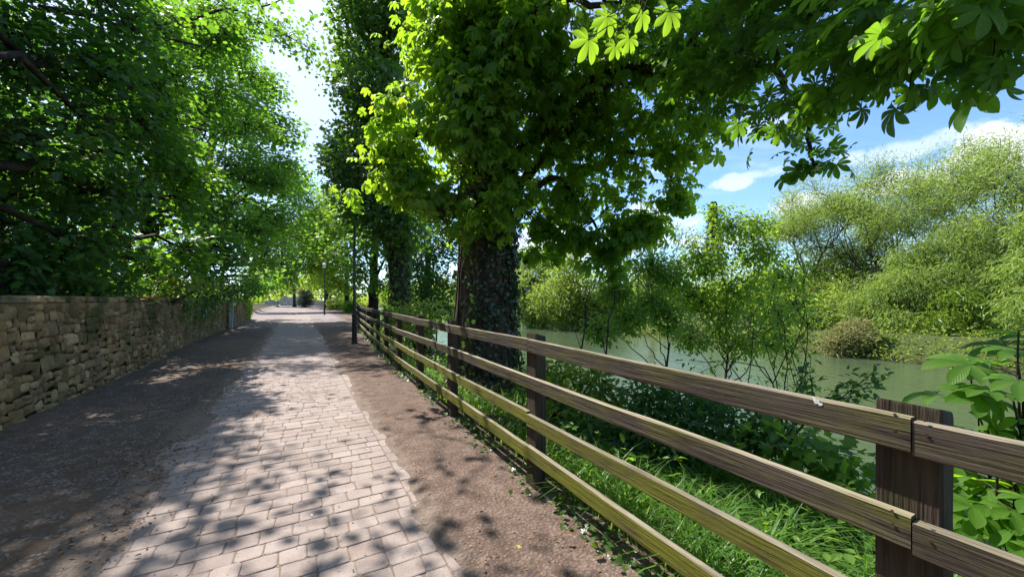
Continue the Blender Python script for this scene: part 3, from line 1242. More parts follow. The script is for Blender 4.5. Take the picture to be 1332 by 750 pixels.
    for rail, lst in NAILS.values():
        for mb in lst:
            q = mb.V[0] - (np.array(rail.location) + base)
            c, s = math.cos(-rail.rotation_euler[2]), math.sin(-rail.rotation_euler[2])
            mb.V[0] = np.stack([q[:, 0] * c - q[:, 1] * s, q[:, 0] * s + q[:, 1] * c, q[:, 2]], -1)
            mb.build('nail_head', M['nail'], rail, local=True)
    return root, pts


NAILS = {}


def ground_off(u):
    return float(np.interp(u, [-4, .42, 2.68], [-.05, -.03, 0]))


fence_root, fence_pts = fence()
# bird dropping on the near top rail
bd = MB()
a, b = fence_pts[2], fence_pts[3]
dv = unit(b - a)
nn = np.array([-dv[1], dv[0], 0])
c = a + dv * .235 + nn * .0402 + np.array([0, 0, 1.192])
for (dx, dz, rr) in ((0, 0, .008), (.008, .006, .006), (-.007, -.005, .005), (.012, .012, .003)):
    th = np.arange(9) * 2 * math.pi / 9
    q = rr * (1 + .35 * rng.normal(size=9)).clip(.4, 1.5)
    ring = c + (dx + q * np.cos(th))[:, None] * dv + (dz + q * np.sin(th))[:, None] * np.array([0, 0, 1]) + nn * .0008 * (1 + dx * 30)
    bd.add(np.concatenate([ring, ring - nn * .002]), [np.arange(9).reshape(1, -1)[:, ::-1], np.array([[j, (j + 1) % 9, (j + 1) % 9 + 9, j + 9] for j in range(9)])])
tag(bd.build('bird_dropping', M['white']), 'small white bird dropping on the near top rail', 'dropping')

# ================================================================== LAMP POSTS
def lamp(loc, label):
    root = thing('street_lamp', label, 'street lamp', loc, 'black lamp posts along the path')
    H = 4.55
    mb = MB()
    lathe(mb, [(.115, -.15), (.115, .05), (.095, .08), (.085, .12), (.078, .95), (.088, .97), (.088, 1.02), (.060, 1.06)], 14)
    b = mb.build('base_sleeve', M['black_paint'], root, local=True)
    mb = MB()
    lathe(mb, [(.03, .35), (.03, .75)], 4, c=(.055, -.055), start=R(0))
    mb.build('access_door', M['black_paint'], b, local=True)
    mb = MB()
    lathe(mb, [(.050, 1.05), (.044, 2.4), (.036, H - .05), (.036, H)], 12)
    mb.build('column', M['black_paint'], root, local=True)
    mb = MB()
    lathe(mb, [(.04, H), (.075, H + .03), (.075, H + .05), (.05, H + .07)], 12)
    mb.build('collar', M['black_paint'], root, local=True)
    mb = MB()
    lathe(mb, [(.085, H + .07), (.19, H + .45)], 8)
    g = mb.build('lantern_glass', M['lantern_glass'], root, local=True)
    mb = MB()
    for k in range(8):
        t = k * math.pi / 4
        tube(mb, np.array([[.087 * math.cos(t), .087 * math.sin(t), H + .07], [.193 * math.cos(t), .193 * math.sin(t), H + .455]]), .008, 4)
    mb.build('lantern_frame', M['black_paint'], root, local=True)
    mb = MB()
    lathe(mb, [(.215, H + .45), (.22, H + .47), (.12, H + .56), (.05, H + .60), (.02, H + .66), (.018, H + .70)], 8)
    mb.build('lantern_cap', M['galv'], root, local=True)
    return root


l1 = lamp(G(461, 447), 'nearest tall black lamp post, beside the fence under the chestnut leaves')
l2 = copy_tree(l1)
l2.location = G(422, 409.3)
l2['label'] = 'black lamp post further along the path, in front of lime green trees'
l3 = copy_tree(l1)
l3.location = G(361.5, 399.6)
l3['label'] = 'farthest thin black lamp post, left of the dark round conifer bush'

# ================================================================== BIG CHESTNUT
def chestnut():
    u0, v0 = 6.30, 2.90
    base = UV(u0, v0, -.18)
    root = thing('horse_chestnut_tree', 'big horse chestnut with ivy covered trunk beside the fence, branches hanging over path and river', 'tree', base)
    H = 11.5
    tp = np.array([[base[0] + .05 * math.sin(z * .5), base[1] + .02 * z, base[2] + z] for z in np.linspace(0, H, 26)])
    z = np.linspace(0, H, 26)
    tr = .56 + .20 * np.exp(-z * 1.6) - .030 * z
    wood = MB()
    tube(wood, tp, tr, 28, bump=.07)
    wood.build('trunk', M['bark'], root, smooth=True)

    def at_h(h):
        return np.array([np.interp(h, z, tp[:, 0]), np.interp(h, z, tp[:, 1]), base[2] + h]), float(np.interp(h, z, tr))

    lob_left = PX([(585, 50, 6.6, .85), (535, 140, 6.4, .55), (570, 190, 6.3, .70), (497, 226, 6.5, .42), (595, 120, 5.9, .75), (575, 262, 6.3, .45), (530, 245, 6.4, .45),
                   (620, 15, 6.0, .9), (640, 120, 5.7, .55), (690, 50, 5.6, .8), (650, 195, 5.9, .42), (610, 230, 6.0, .45), (468, 250, 6.9, .28), (590, 300, 6.3, .25), (620, 170, 5.8, .6), (660, 250, 6.0, .40), (640, 285, 6.1, .3), (600, 60, 5.9, .8), (515, 180, 6.6, .4), (485, 220, 6.8, .32)])
    lob_right = PX([(740, 140, 6.5, .95), (795, 75, 6.0, 1.0), (765, 225, 6.8, .8), (725, 262, 7.0, .55), (805, 255, 6.8, .55), (850, 190, 6.4, .68), (880, 110, 5.6, .85),
                    (752, 300, 6.8, .30), (888, 245, 6.4, .28), (835, 285, 6.7, .35), (700, 200, 6.5, .55), (720, 315, 7.0, .22), (790, 320, 6.9, .28), (800, 345, 6.9, .16),
                    (940, 60, 5.0, .75), (905, 165, 5.6, .45), (690, 120, 6.2, .7), (700, 285, 7.0, .3), (775, 160, 6.3, .8)])
    lob_top = PX([(660, -130, 7.2, 1.3), (740, -170, 7.0, 1.8), (850, -110, 5.8, 1.4), (730, -330, 8, 2.0), (960, -90, 4.6, 1.1), (590, -40, 7, .8)])
    lob_near = PX([(905, 45, 3.4, .42), (985, 85, 3.1, .40), (1065, 45, 2.7, .42), (1010, 150, 3.3, .22), (960, 120, 3.2, .28), (1120, 75, 2.3, .30), (1180, 85, 2.0, .22), (1080, 120, 2.6, .24),
                   (1235, 45, 1.75, .30), (1305, 60, 1.55, .24), (1290, 5, 1.5, .3), (1160, 10, 2.0, .35), (1030, -20, 2.8, .5), (830, 20, 3.8, .42), (1060, 210, 3.7, .22), (1052, 160, 3.6, .2),
                   (1220, 95, 1.9, .14), (900, 110, 3.6, .3)])
    nodes = []

    def limb(nm, h, pts, r):
        s, rt = at_h(h)
        P = [s] + [np.array(p) for p in pts]
        # smooth the control points into a limb
        Q = []
        for i in range(len(P) - 1):
            a, b = P[i], P[i + 1]
            for t in np.linspace(0, 1, 6, endpoint=False):
                Q.append(a + (b - a) * t)
        Q.append(P[-1])
        Q = np.array(Q)
        for _ in range(3):
            Q[1:-1] = .25 * Q[:-2] + .5 * Q[1:-1] + .25 * Q[2:]
        Q[1:-1] += rng.normal(size=(len(Q) - 2, 3)) * .02
        mb = MB()
        tube(mb, Q, r * np.linspace(1, .16, len(Q)) ** .8, 10, bump=.06)
        mb.build(nm, M['bark_dark'], root, smooth=True)
        nodes.append(Q)
        return Q

    limb('limb', 3.6, [W(780, 78, 6.3), W(880, 90, 5.3), W(960, 60, 4.4), W(1060, 10, 3.2), W(1160, -30, 2.4), W(1290, -40, 1.8)], .15)
    limb('limb', 3.0, [W(740, 160, 6.5), W(800, 190, 6.6), W(870, 210, 6.4)], .10)
    limb('limb', 2.7, [W(720, 220, 6.8), W(750, 260, 6.9), W(790, 320, 6.9)], .07)
    limb('limb', 3.4, [W(590, 140, 6.4), W(540, 170, 6.4), W(480, 225, 6.6)], .08)
    limb('limb', 4.6, [W(580, 40, 6.5), W(540, 20, 6.8), W(530, -60, 7.2)], .12)
    limb('limb', 5.2, [W(700, 0, 6.2), W(780, -60, 5.8), W(880, -110, 5.2)], .14)
    limb('limb', 4.2, [W(640, 90, 5.8), W(660, 40, 5.4), W(720, 0, 5.2), W(830, 10, 4.0)], .10)
    limb('limb', 6.5, [W(640, -160, 6.8), W(700, -250, 6.8), W(740, -360, 7)], .16)
    limb('limb', 3.9, [W(850, 60, 5.5), W(930, 60, 4.6), W(1000, 90, 3.6), W(1045, 130, 3.6), W(1060, 215, 3.7)], .06)
    limb('limb', 2.4, [W(640, 230, 5.9), W(600, 255, 6.0), W(575, 285, 6.2)], .04)
    allnodes = np.concatenate(nodes + [tp[6:]])

    def crown(lobes, ncl, per, size, spread, tmpl, m, uvs, nm, twig, droop=.35):
        mb = MB()
        C, od, _ = clump_centres(lobes, ncl, .12)
        ok = clear_rays(C)
        C, od = C[ok], od[ok]
        for c in C:
            dd = np.linalg.norm(allnodes - c, axis=1)
            a = allnodes[int(np.argmin(dd))]
            tube(mb, curve(a, c, .10, 4), np.array([1, .7, .5, .35]) * twig * (1 + .3 * dd.min()), 4, 1)
        foliage(mb, C, od, per, spread, size, tmpl, 0, droop, .7, .9, .65, .34)
        return mb.build(nm, [M[m], M['bark_dark']], root, uvs=uvs, smooth=uvs)

    crown(lob_left, 920, 6, .122, .23, PALM7, 'chestnut', False, 'crown', .007, .6)
    crown(lob_right, 480, 6, .120, .23, PALM7, 'chestnut', False, 'crown', .007, .6)
    crown(lob_top, 170, 8, .20, .42, PALM, 'chestnut', False, 'crown', .012)
    lob_hang = PX([(745, 312, 6.8, .26), (785, 330, 6.8, .26), (815, 305, 6.6, .32), (705, 300, 7.0, .22), (765, 345, 6.8, .13), (725, 330, 7.0, .16), (880, 262, 6.3, .2), (800, 350, 6.7, .13), (695, 330, 7, .12), (842, 300, 6.6, .25)])
    crown(lob_hang, 130, 6, .115, .16, PALM7, 'chestnut', False, 'crown', .006, .8)
    lob_shade = [[.6, 3.9, 6.0, .8, .8, .7], [1.0, 3.4, 5.6, .9, .9, .7], [1.3, 2.5, 5.0, .9, .9, .6], [.9, 2.9, 6.4, .9, .9, .7]]  # unseen crown lobes, added above the view to shade the near leaves
    crown(lob_shade, 120, 7, .17, .3, PALM, 'chestnut', False, 'crown', .010)
    crown(lob_near, 280, 4, .108, .13, PALMN, 'chestnut_near', True, 'crown', .004)
    # the bright spray of leaves below the canopy
    mb = MB()
    spots = [(765, 52, 2.3, .15, 0), (790, 22, 2.35, .13, 1), (818, 50, 2.5, .12, 2), (835, 18, 2.6, .13, 0), (870, 15, 2.4, .15, 1), (800, 60, 2.6, .10, 2)]
    hub = W(850, -20, 2.6)
    for (px, py, Z, s, k) in spots:
        p = W(px, py, Z)
        tube(mb, curve(hub, p, .1, 5), .003, 4, 1)
        ax = unit(p - hub) * .5 + np.array([-.15, .25, -.8])
        leaves(mb, PALMN[k], p[None], ax[None], np.array([[.1, -.9, -.35]]) + rdir(1) * .2, np.array([s]), 0, np.array([.8]))
    mb.build('crown', [M['sapling'], M['bark_dark']], root, uvs=True, smooth=True)
    # the single large leaf against the sky
    mb = MB()
    for (px, py, Z, s, k) in [(1183, 118, 1.75, .10, 0), (1240, 82, 1.8, .10, 1), (1120, 142, 2.2, .115, 2), (1010, 165, 2.6, .13, 0), (960, 160, 2.7, .12, 1), (1290, 100, 1.5, .10, 2), (1075, 130, 2.3, .10, 0), (1150, 112, 2.0, .10, 1), (1040, 150, 2.5, .11, 2)]:
        p = W(px, py, Z)
        tube(mb, curve(p + np.array([.10, .05, .22]), p, .1, 5), .0025, 4, 1)
        leaves(mb, PALMN[k], p[None], np.array([[-.05, .15, -.95]]) + rdir(1) * .15, np.array([[.1, -.9, .35]]) + rdir(1) * .2, np.array([s]), 0, np.array([.3]))
    mb.build('crown', [M['chestnut_near'], M['bark_dark']], root, uvs=True, smooth=True)

    # ivy: all round the trunk except a bare strip on the path side
    mb = MB()
    k = 15000
    hh = rng.random(k) ** .9 * 9.0 + .05
    th = rng.random(k) * 2 * math.pi
    bare = math.atan2(-base[1] * .30 - .2, -1.0)               # direction of the bare strip, towards the path
    dth = np.abs((th - R(203) + math.pi) % (2 * math.pi) - math.pi)
    keep = (dth > R(26)) | (hh > 3.2) | (rng.random(k) < .10)
    keep &= (rng.random(k) < np.where(dth < R(42), .45, 1.0))
    hh, th = hh[keep], th[keep]
    cx, cy, rr = np.interp(hh, z, tp[:, 0]), np.interp(hh, z, tp[:, 1]), np.interp(hh, z, tr)
    o_ = np.stack([np.cos(th), np.sin(th), np.zeros_like(th)], -1)
    lay = .01 + np.abs(rng.normal(size=len(hh))) * (.06 + .03 * sstep(2.0, 4.5, hh))
    P = np.stack([cx, cy, base[2] + hh], -1) + o_ * (rr + lay)[:, None]
    ivy_on(mb, P, o_ + rdir(len(P)) * .6 + np.array([0, 0, .3]), .062)
    # stems of the ivy
    for s in range(26):
        t0 = random.uniform(0, 2 * math.pi)
        if abs((t0 - R(203) + math.pi) % (2 * math.pi) - math.pi) < R(25): continue
        hs = np.linspace(0, random.uniform(3, 8), 14)
        ts = t0 + np.cumsum(rng.normal(size=14) * .07)
        q = np.stack([np.interp(hs, z, tp[:, 0]) + np.cos(ts) * (np.interp(hs, z, tr) + .02), np.interp(hs, z, tp[:, 1]) + np.sin(ts) * (np.interp(hs, z, tr) + .02), base[2] + hs], -1)
        tube(mb, q, random.uniform(.008, .022), 5, 1)
    # loose shoots standing off the trunk on the river side
    for s in range(60):
        h = random.uniform(1.4, 6)
        t0 = R(random.uniform(-75, 60))
        s0, r_ = at_h(h)
        d_ = np.array([math.cos(t0), math.sin(t0), random.uniform(-.4, .5)])
        kk = 9
        tt = rng.random(kk)
        P = s0 + d_ * (r_ + tt[:, None] * random.uniform(.15, .42)) + rng.normal(size=(kk, 3)) * .05
        ivy_on(mb, P, np.tile(d_ + np.array([0, 0, .3]), (kk, 1)), .085)
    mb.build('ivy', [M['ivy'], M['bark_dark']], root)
    return root


chestnut()

# ================================================================== OTHER TREES ON THE RIVER SIDE OF THE PATH
def second_tree():
    base = W(519, 0, 14.0); base[2] = -.15
    root = thing('ivy_clad_tree', 'tall tree wrapped in a thick column of ivy, second beyond the fence', 'tree', base)
    H = 17.0
    zz = np.linspace(0, H, 24)
    lean = -.55
    tp = np.stack([base[0] + lean * sstep(2, 10, zz), base[1] + .02 * zz, base[2] + zz], -1)
    tr = .42 + .22 * np.exp(-zz * 1.3) - .018 * zz
    wood = MB()
    tube(wood, tp, tr, 18, bump=.10)
    wood.build('trunk', M['bark_dark'], root, smooth=True)
    mb = MB()
    lob = []
    for i, y in enumerate(np.arange(-260, 250, 34)):
        cx = 488 + 10 * math.sin(i * 1.7)
        c = W(cx, y, 14 + .4 * math.sin(i * 2.1))
        r = 1.45 + .18 * math.sin(i * 2.9)
        lob.append([*c, r, r, .8])
    for (px, py, rr) in [(452, 235, .7), (470, 270, .7), (445, 200, .6), (500, 280, 1.0), (520, 300, .8)]:
        lob.append([*W(px, py, 13.8), rr, rr, rr])
    C, od, _ = clump_centres(lob, 2500, .55)
    foliage(mb, C, od, 12, .34, .15, LOBED, 0, .55, .8, .55, .6)
    for c in C[::4]:
        h = np.clip(c[2] - base[2] - .4, .5, H)
        a = np.array([np.interp(h, zz, tp[:, 0]), np.interp(h, zz, tp[:, 1]), base[2] + h])
        tube(mb, curve(a, c, .1, 4), np.array([.03, .02, .012, .005]), 4, 1)
    k = 1500
    hh = rng.random(k) * 5 + .05
    th = rng.random(k) * 6.283
    o_ = np.stack([np.cos(th), np.sin(th), 0 * th], -1)
    P = np.stack([np.interp(hh, zz, tp[:, 0]), np.interp(hh, zz, tp[:, 1]), base[2] + hh], -1) + o_ * (np.interp(hh, zz, tr) + .05 + .08 * rng.random(k))[:, None]
    ivy_on(mb, P, o_, .11)
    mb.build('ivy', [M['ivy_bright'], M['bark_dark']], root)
    return root


second_tree()

tree('roadside_tree', 'leafy tree with slim dark trunk, third beyond the fence', 'tree', [*W(485, 0, 22)[:2], -.15], (.2, .2), 9, .30,
     PX([(470, 320, 21, 1.2), (515, 320, 21, 1.3), (500, 270, 22, 1.4), (470, 355, 20.5, .6), (455, 290, 22, 1.0), (490, 370, 20.5, .5)]),
     'sycamore', LOBED, .16, 420, 12, .40)
tree('riverside_tree', 'dense green tree filling the gap between the two ivy covered trunks', 'tree', [*W(555, 0, 24)[:2], -1.0], (.2, .1), 8, .28,
     PX([(545, 345, 22, 1.3), (570, 370, 21, 1.1), (550, 385, 21, .9), (535, 310, 23, 1.3), (575, 320, 22, 1.2), (560, 280, 24, 1.4), (580, 400, 20, .7)]),
     'dark_leaf', LOBED, .15, 620, 12, .42)
shrub('laurel_bush', 'low bright green laurel bush behind the fence, left of the big trunk', 'bush', UV(11.3, 3.3, -.2),
      PX([(535, 412, 10.4, .45), (560, 406, 10.2, .38), (515, 415, 11, .4), (548, 428, 9.6, .35)]), 'laurel', OVAL, .12, 110, 12, .20)

# ================================================================== TREES BEHIND THE STONE WALL
LG = 'trees behind the stone wall'
tree('sycamore_tree', 'large dark sycamore at far left overhanging the near stone wall', 'tree', UV(3.4, -6.2, .3), (.5, .4), 9, .34,
     PX([(15, 60, 6.6, 1.3), (60, 190, 6.6, 1.15), (15, 290, 6.3, .85), (120, 100, 7.2, 1.0), (125, 250, 7.4, .9), (170, 30, 7.8, 1.0), (90, 330, 7.0, .6), (70, -110, 7.2, 1.5),
         (-120, 150, 5.6, 1.2), (-150, 0, 6, 1.6), (180, 160, 7.8, .7), (30, 345, 6.2, .5), (170, 320, 8.0, .6)]),
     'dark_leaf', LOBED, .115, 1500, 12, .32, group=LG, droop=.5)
tree('sycamore_tree', 'bright green sunlit sycamore over the wall, right of the large dark one', 'tree', UV(9.3, -6.0, .3), (.9, .3), 10, .30,
     PX([(228, 110, 9.6, .85), (200, 190, 9.4, .95), (262, 60, 10.2, .75), (225, 255, 9.8, .85), (268, 170, 10.8, .75), (190, 335, 9.2, .5), (240, 325, 11, .7), (232, 30, 10, .9),
         (215, -50, 9.5, 1.1), (160, 200, 9.5, .9), (255, 225, 10.6, .55), (150, 100, 9.8, 1.2), (130, 330, 9, .6)]),
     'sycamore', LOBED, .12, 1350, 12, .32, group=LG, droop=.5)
tree('maple_tree', 'mid green maple overhanging the middle stretch of stone wall', 'tree', UV(22.5, -6.0, .3), (1.2, 0), 12, .28,
     PX([(285, 130, 20, 1.7), (255, 245, 18, 1.7), (308, 215, 21, 1.6), (280, 325, 16.5, 1.3), (328, 300, 19.5, 1.2), (232, 335, 15, .8), (296, 45, 20.5, 1.5), (338, 165, 22, 1.0),
         (350, 235, 22.5, 1.1), (220, 150, 18, 2.3), (200, 260, 16.5, 1.8), (240, 40, 19, 2.0), (330, 100, 22, .9), (312, -30, 20, 1.2), (372, 215, 24, .9), (355, 285, 23, 1.2)]),
     'sycamore', LOBED, .17, 2300, 11, .42, group=LG)
tree('lime_tree', 'tall far lime tree arching over the end of the stone wall', 'tree', UV(31, -5.5, .2), (1.5, -.5), 15, .34,
     PX([(345, 225, 27, 2.0), (378, 285, 29, 1.9), (345, 330, 26, 1.6), (388, 335, 31, 1.5), (368, 170, 28, 1.4), (310, 150, 27, 2.4), (355, 115, 29, 1.2), (400, 310, 32, 1.2),
         (300, 280, 27, 2.4), (330, 365, 27, 1.0), (360, 360, 30, 1.2), (280, 60, 29, 2.6), (385, 230, 30, 1.1)]),
     'sycamore', LOBED, .24, 1500, 11, .62, group=LG)
# the thin spreading branches against the sky, and the high leaves whose shade falls on the path
spots = []
for (px, py, hh) in [(300, 690, 7.0), (265, 715, 7.2), (460, 660, 6.6), (640, 602, 7.4), (632, 722, 7.0), (545, 712, 7.0), (215, 735, 7.3), (420, 745, 6.8),
                     (335, 655, 7.6), (560, 560, 8.2)]:
    g_ = G(px, py)
    t_ = hh / math.tan(SUN_EL)
    spots.append([g_[0] + math.sin(SUN_AZ) * t_, g_[1] + math.cos(SUN_AZ) * t_, hh])
fan_tree('open_crowned_tree', 'slender tree behind the wall with long thin branches reaching across the sky gap', 'tree', UV(15.5, -5.6, .3),
         [((-.10, .35, 1), 4.2, .11, 4), ((.12, -.25, 1), 4.4, .10, 4)], 'sycamore', LOBED, .13, 8, .34, 'bark_dark', LG, sp=.40, up=.06, shrink=.76, extra=np.array(spots), limb=[UV(15.5, -5.4, 8.0), W(235, 30, 16.5), W(300, 8, 15.8), W(350, 35, 15.4), W(402, 62, 15)])
shrub('laurel_bush', 'sunlit green bush just behind the wall top by the broken coping', 'bush', UV(12.6, -4.3, .3),
      PX([(225, 366, 11.3, .45), (245, 372, 11.8, .40), (200, 374, 10.8, .35), (262, 374, 12.5, .35)]) + [[*UV(12.6, -4.4, 1.1), .9, .9, .6]], 'laurel', OVAL, .13, 150, 11, .20)
shrub('elder_bush', 'dark bush behind the near stone wall at the left edge', 'bush', UV(6.5, -4.4, .3),
      PX([(20, 360, 6.2, .45), (60, 368, 6.8, .40), (100, 366, 7.4, .45), (140, 368, 8.2, .45), (170, 372, 9.2, .4)]) + [[*UV(5.5, -4.5, 1.1), 1.6, 1.6, .7]], 'dark_leaf', OVAL, .11, 380, 11, .22)
shrub('elder_bush', 'dark bush behind the middle stretch of wall, under the maple', 'bush', UV(19, -4.6, .3),
      PX([(280, 372, 15.5, .6), (300, 374, 18, .6), (318, 376, 21, .7), (265, 365, 14.5, .5)]) + [[*UV(17, -4.6, 1.2), 1.5, 2.2, .8], [*UV(23, -4.8, 1.2), 1.5, 2.2, .8]], 'dark_leaf', OVAL, .15, 380, 11, .32)
# a hedge-like belt deeper in the garden behind the wall
for i, (u, v) in enumerate([(1, -10), (6.5, -10.5), (12.5, -10), (19, -10), (27, -10.5), (-4.5, -9)]):
    c = UV(u, v, 0)
    lob = [[c[0] + rng.normal() * .9, c[1] + rng.normal() * .9, h, 2.7, 2.7, 1.7] for h in (1.6, 3.2, 5.0, 6.8, 8.4, 10.0)]
    lob.append([*UV(u + 2.5, v, 2.2), 2.0, 2.0, 1.8])
    tree('background_tree', ['dark tree deep behind the near wall, mostly hidden', 'dark tree deep behind the wall, second from the left', 'dark tree deep behind the broken wall top',
                             'dark tree deep behind the ivy grown middle wall', 'dark tree deep behind the far end of the wall', 'dark tree at the left edge of view behind the wall'][i], 'tree',
         UV(u, v, .2), (.1, .1), 8, .26, lob, 'dark_leaf', LOBED, .30, 900, 10, .55, group=DG, twigs=False)

# ================================================================== FAR END OF THE PATH
FG = 'trees at the far end of the path'
tree('sycamore_tree', 'dark green tree past the end of the stone wall, its boughs over the far path', 'tree', [*W(318, 0, 47)[:2], 0], (2.0, .5), 10, .32,
     PX([(392, 335, 46, 2.0), (378, 305, 48, 3.0), (404, 305, 50, 2.4), (365, 345, 44, 2.2), (350, 362, 42, 1.6), (398, 262, 52, 2.6), (375, 362, 44, 1.1), (408, 345, 47, 1.5), (345, 300, 46, 2.8), (385, 240, 52, 2.4), (335, 372, 41, 1.2)]),
     'sycamore', KITE, .30, 1100, 11, .75)
tree('young_lime_tree', 'pale lime green tree closing the view behind the farther lamp posts', 'tree', [*W(425, 0, 66)[:2], 0], (0, 0), 10, .32,
     PX([(420, 290, 64, 3.6), (440, 275, 62, 3.4), (408, 320, 66, 3.2), (425, 345, 64, 3.0), (455, 300, 60, 3.0), (410, 362, 66, 2.0), (445, 375, 62, 1.6), (430, 255, 62, 2.4)]),
     'lime_leaf', KITE, .42, 800, 11, 1.0, group=FG)
tree('young_lime_tree', 'lime green tree behind the second lamp post at the end of the path', 'tree', [*W(451, 0, 47)[:2], 0], (0, 0), 8, .30,
     PX([(440, 335, 46, 2.3), (425, 320, 48, 2.2), (455, 350, 45, 1.8), (432, 365, 46, 1.5), (445, 290, 50, 2.6), (420, 350, 48, 1.6), (462, 372, 45, 1.2), (418, 285, 52, 2.0)]),
     'lime_leaf', LOBED, .34, 620, 9, .75, group=FG)
tree('young_lime_tree', 'pale green tree at the end of the path, left of the dark round conifer', 'tree', [*W(383, 0, 78)[:2], 0], (0, 0), 8, .3,
     PX([(372, 372, 74, 1.6), (390, 350, 78, 4.0), (408, 362, 78, 3.2), (362, 350, 80, 4.0), (345, 368, 78, 3.0), (415, 325, 80, 4), (385, 310, 84, 5), (340, 340, 82, 4)]),
     'lime_leaf', KITE, .5, 800, 9, 1.2, group=FG)
shrub('round_conifer', 'dark round conifer bush at the end of the path', 'bush', G(397, 399.5), PX([(397, 390, 70, 1.45, 1.5), (399, 383, 70, 1.1, .9)]), 'conifer', NEEDLE, .30, 190, 26, .34, r=.05)
shrub('pampas_grass', 'pale tufted plant standing behind the dark round conifer', 'plant', G(396, 399), PX([(395, 377, 71.5, .55, .5), (391, 380, 71.5, .4, .4)]), 'straw', NARROW, .5, 40, 12, .35, r=.03)
shrub('round_shrub', 'round mid green shrub right of the second lamp post', 'bush', G(438, 401), PX([(436, 394, 56, 1.1, .85), (444, 396, 55, .7, .6)]), 'far_leaf', KITE, .28, 110, 12, .36, r=.04)
shrub('round_shrub', 'small bright green shrub at the far end of the fence', 'bush', G(455, 404), PX([(455, 400, 46, .7, .7), (459, 396, 46, .6, .6)]), 'lime_leaf', KITE, .24, 80, 12, .3, r=.04)
far_wall = MB()
a, b = W(345, 0, 92), W(445, 0, 88)
a[2] = b[2] = 0
nseg = 30
for i in range(nseg):
    p = a + (b - a) * i / nseg
    q = a + (b - a) * (i + 1) / nseg
    h = 1.15 + (.9 if 366 < 345 + 100 * i / nseg < 392 else 0) + random.uniform(-.08, .08)
    dv = unit(q - p); nn = np.array([-dv[1], dv[0], 0]) * .25
    V = np.array([p - nn, q - nn, q + nn, p + nn, p - nn, q - nn, q + nn, p + nn])
    V[:4, 2] = -.1; V[4:, 2] = h
    far_wall.add(V, [np.array([[0, 1, 5, 4], [1, 2, 6, 5], [2, 3, 7, 6], [3, 0, 4, 7], [4, 5, 6, 7]])], 0, random.uniform(.6, 1))
tag(far_wall.build('boundary_wall', simple('pale far stone', (.36, .35, .34), .9, 0, .2, .35, 3)), 'pale grey stone wall across the far end of the path', 'wall')

# ================================================================== NEAR RIVER BANK
shrub('spotted_laurel', 'yellow green leafy shrub just behind the fence, right of the big trunk', 'bush', UV(4.6, 2.9, -.3),
      PX([(725, 487, 4.5, .20), (765, 497, 4.4, .20), (712, 512, 4.3, .16), (790, 515, 4.4, .16), (740, 530, 4.2, .18), (800, 540, 4.2, .16), (690, 490, 4.7, .18)]), 'laurel', OVAL, .085, 150, 10, .11, r=.012)
shrub('bramble_bush', 'dark tangled bush behind the middle of the near fence bay', 'bush', UV(3.2, 3.3, -.5),
      PX([(850, 520, 4.0, .28), (900, 535, 3.8, .28), (820, 560, 3.8, .25), (950, 560, 3.6, .25), (870, 570, 3.6, .28), (930, 520, 4.2, .25), (760, 570, 3.8, .2), (990, 560, 3.5, .2)]),
      'dark_leaf', OVAL, .065, 420, 12, .12, r=.012)
shrub('young_sycamore', 'broad leaved green plant behind the fence, left of the nearest post', 'plant', UV(1.7, 3.6, -.9),
      PX([(1000, 575, 3.2, .18), (1045, 590, 3.0, .20), (1090, 600, 2.9, .18), (1030, 560, 3.3, .14), (1105, 630, 2.7, .2), (960, 590, 3.3, .15)]), 'alder', LOBED, .085, 75, 7, .12, r=.008)
fan_tree('elder_sprig', 'dark leafy sprig rising over the top rail, left of the nearest post', 'plant', W(1010, 560, 3.0), [((.5, .1, .5), .40, .009, 2), ((.7, .1, .30), .38, .007, 2)],
         'dark_leaf', OVAL, .06, 6, .07, 'bark_dark', sp=.4, minr=.0025)

tree('alder_tree', 'sunlit lime green young tree on the near bank, rising above the middle top rail', 'tree', UV(4.7, 7.35, -1.9), (.35, .3), 2.5, .05,
     PX([(950, 297, 8.2, .42), (985, 325, 8.2, .5), (915, 335, 8.2, .48), (955, 375, 8.2, .6), (1012, 360, 8.4, .42), (900, 385, 8.2, .42), (1005, 405, 8.2, .42), (935, 412, 8, .42), (1030, 395, 8.5, .34), (960, 448, 7.8, .36), (900, 440, 7.8, .32), (1010, 440, 8, .3), (880, 350, 8.2, .4),
         (985, 290, 8.3, .3), (930, 275, 8.2, .2)]),
     'lime_leaf', OVAL, .080, 1050, 11, .18, bark='bark_dark', twig=.006, bumpy=.03)
fan_tree('willow_sapling', 'twiggy many stemmed sapling on the near bank, thin dark stems showing behind the top rail', 'tree', UV(2.9, 6.6, -1.7),
         [((-.45, .1, .9), 1.25, .022, 4), ((-.1, .3, 1), 1.3, .022, 3), ((.25, .3, .8), 1.0, .016, 3)],
         'alder', OVAL, .075, 6, .16, 'bark_dark', sp=.42, up=.10, shrink=.75)
tree('hazel_tree', 'mid green small tree under the hanging chestnut leaves, behind the fence', 'tree', UV(5.2, 6.2, -1.5), (.2, 0), 2.2, .05,
     PX([(845, 395, 7.6, .42), (818, 415, 7.2, .34), (872, 415, 7.5, .34), (800, 375, 7.4, .34), (845, 345, 7.8, .34), (780, 430, 6.8, .26), (870, 360, 7.8, .3)]),
     'alder', OVAL, .08, 500, 11, .17, bark='bark_dark', twig=.006, bumpy=.03)
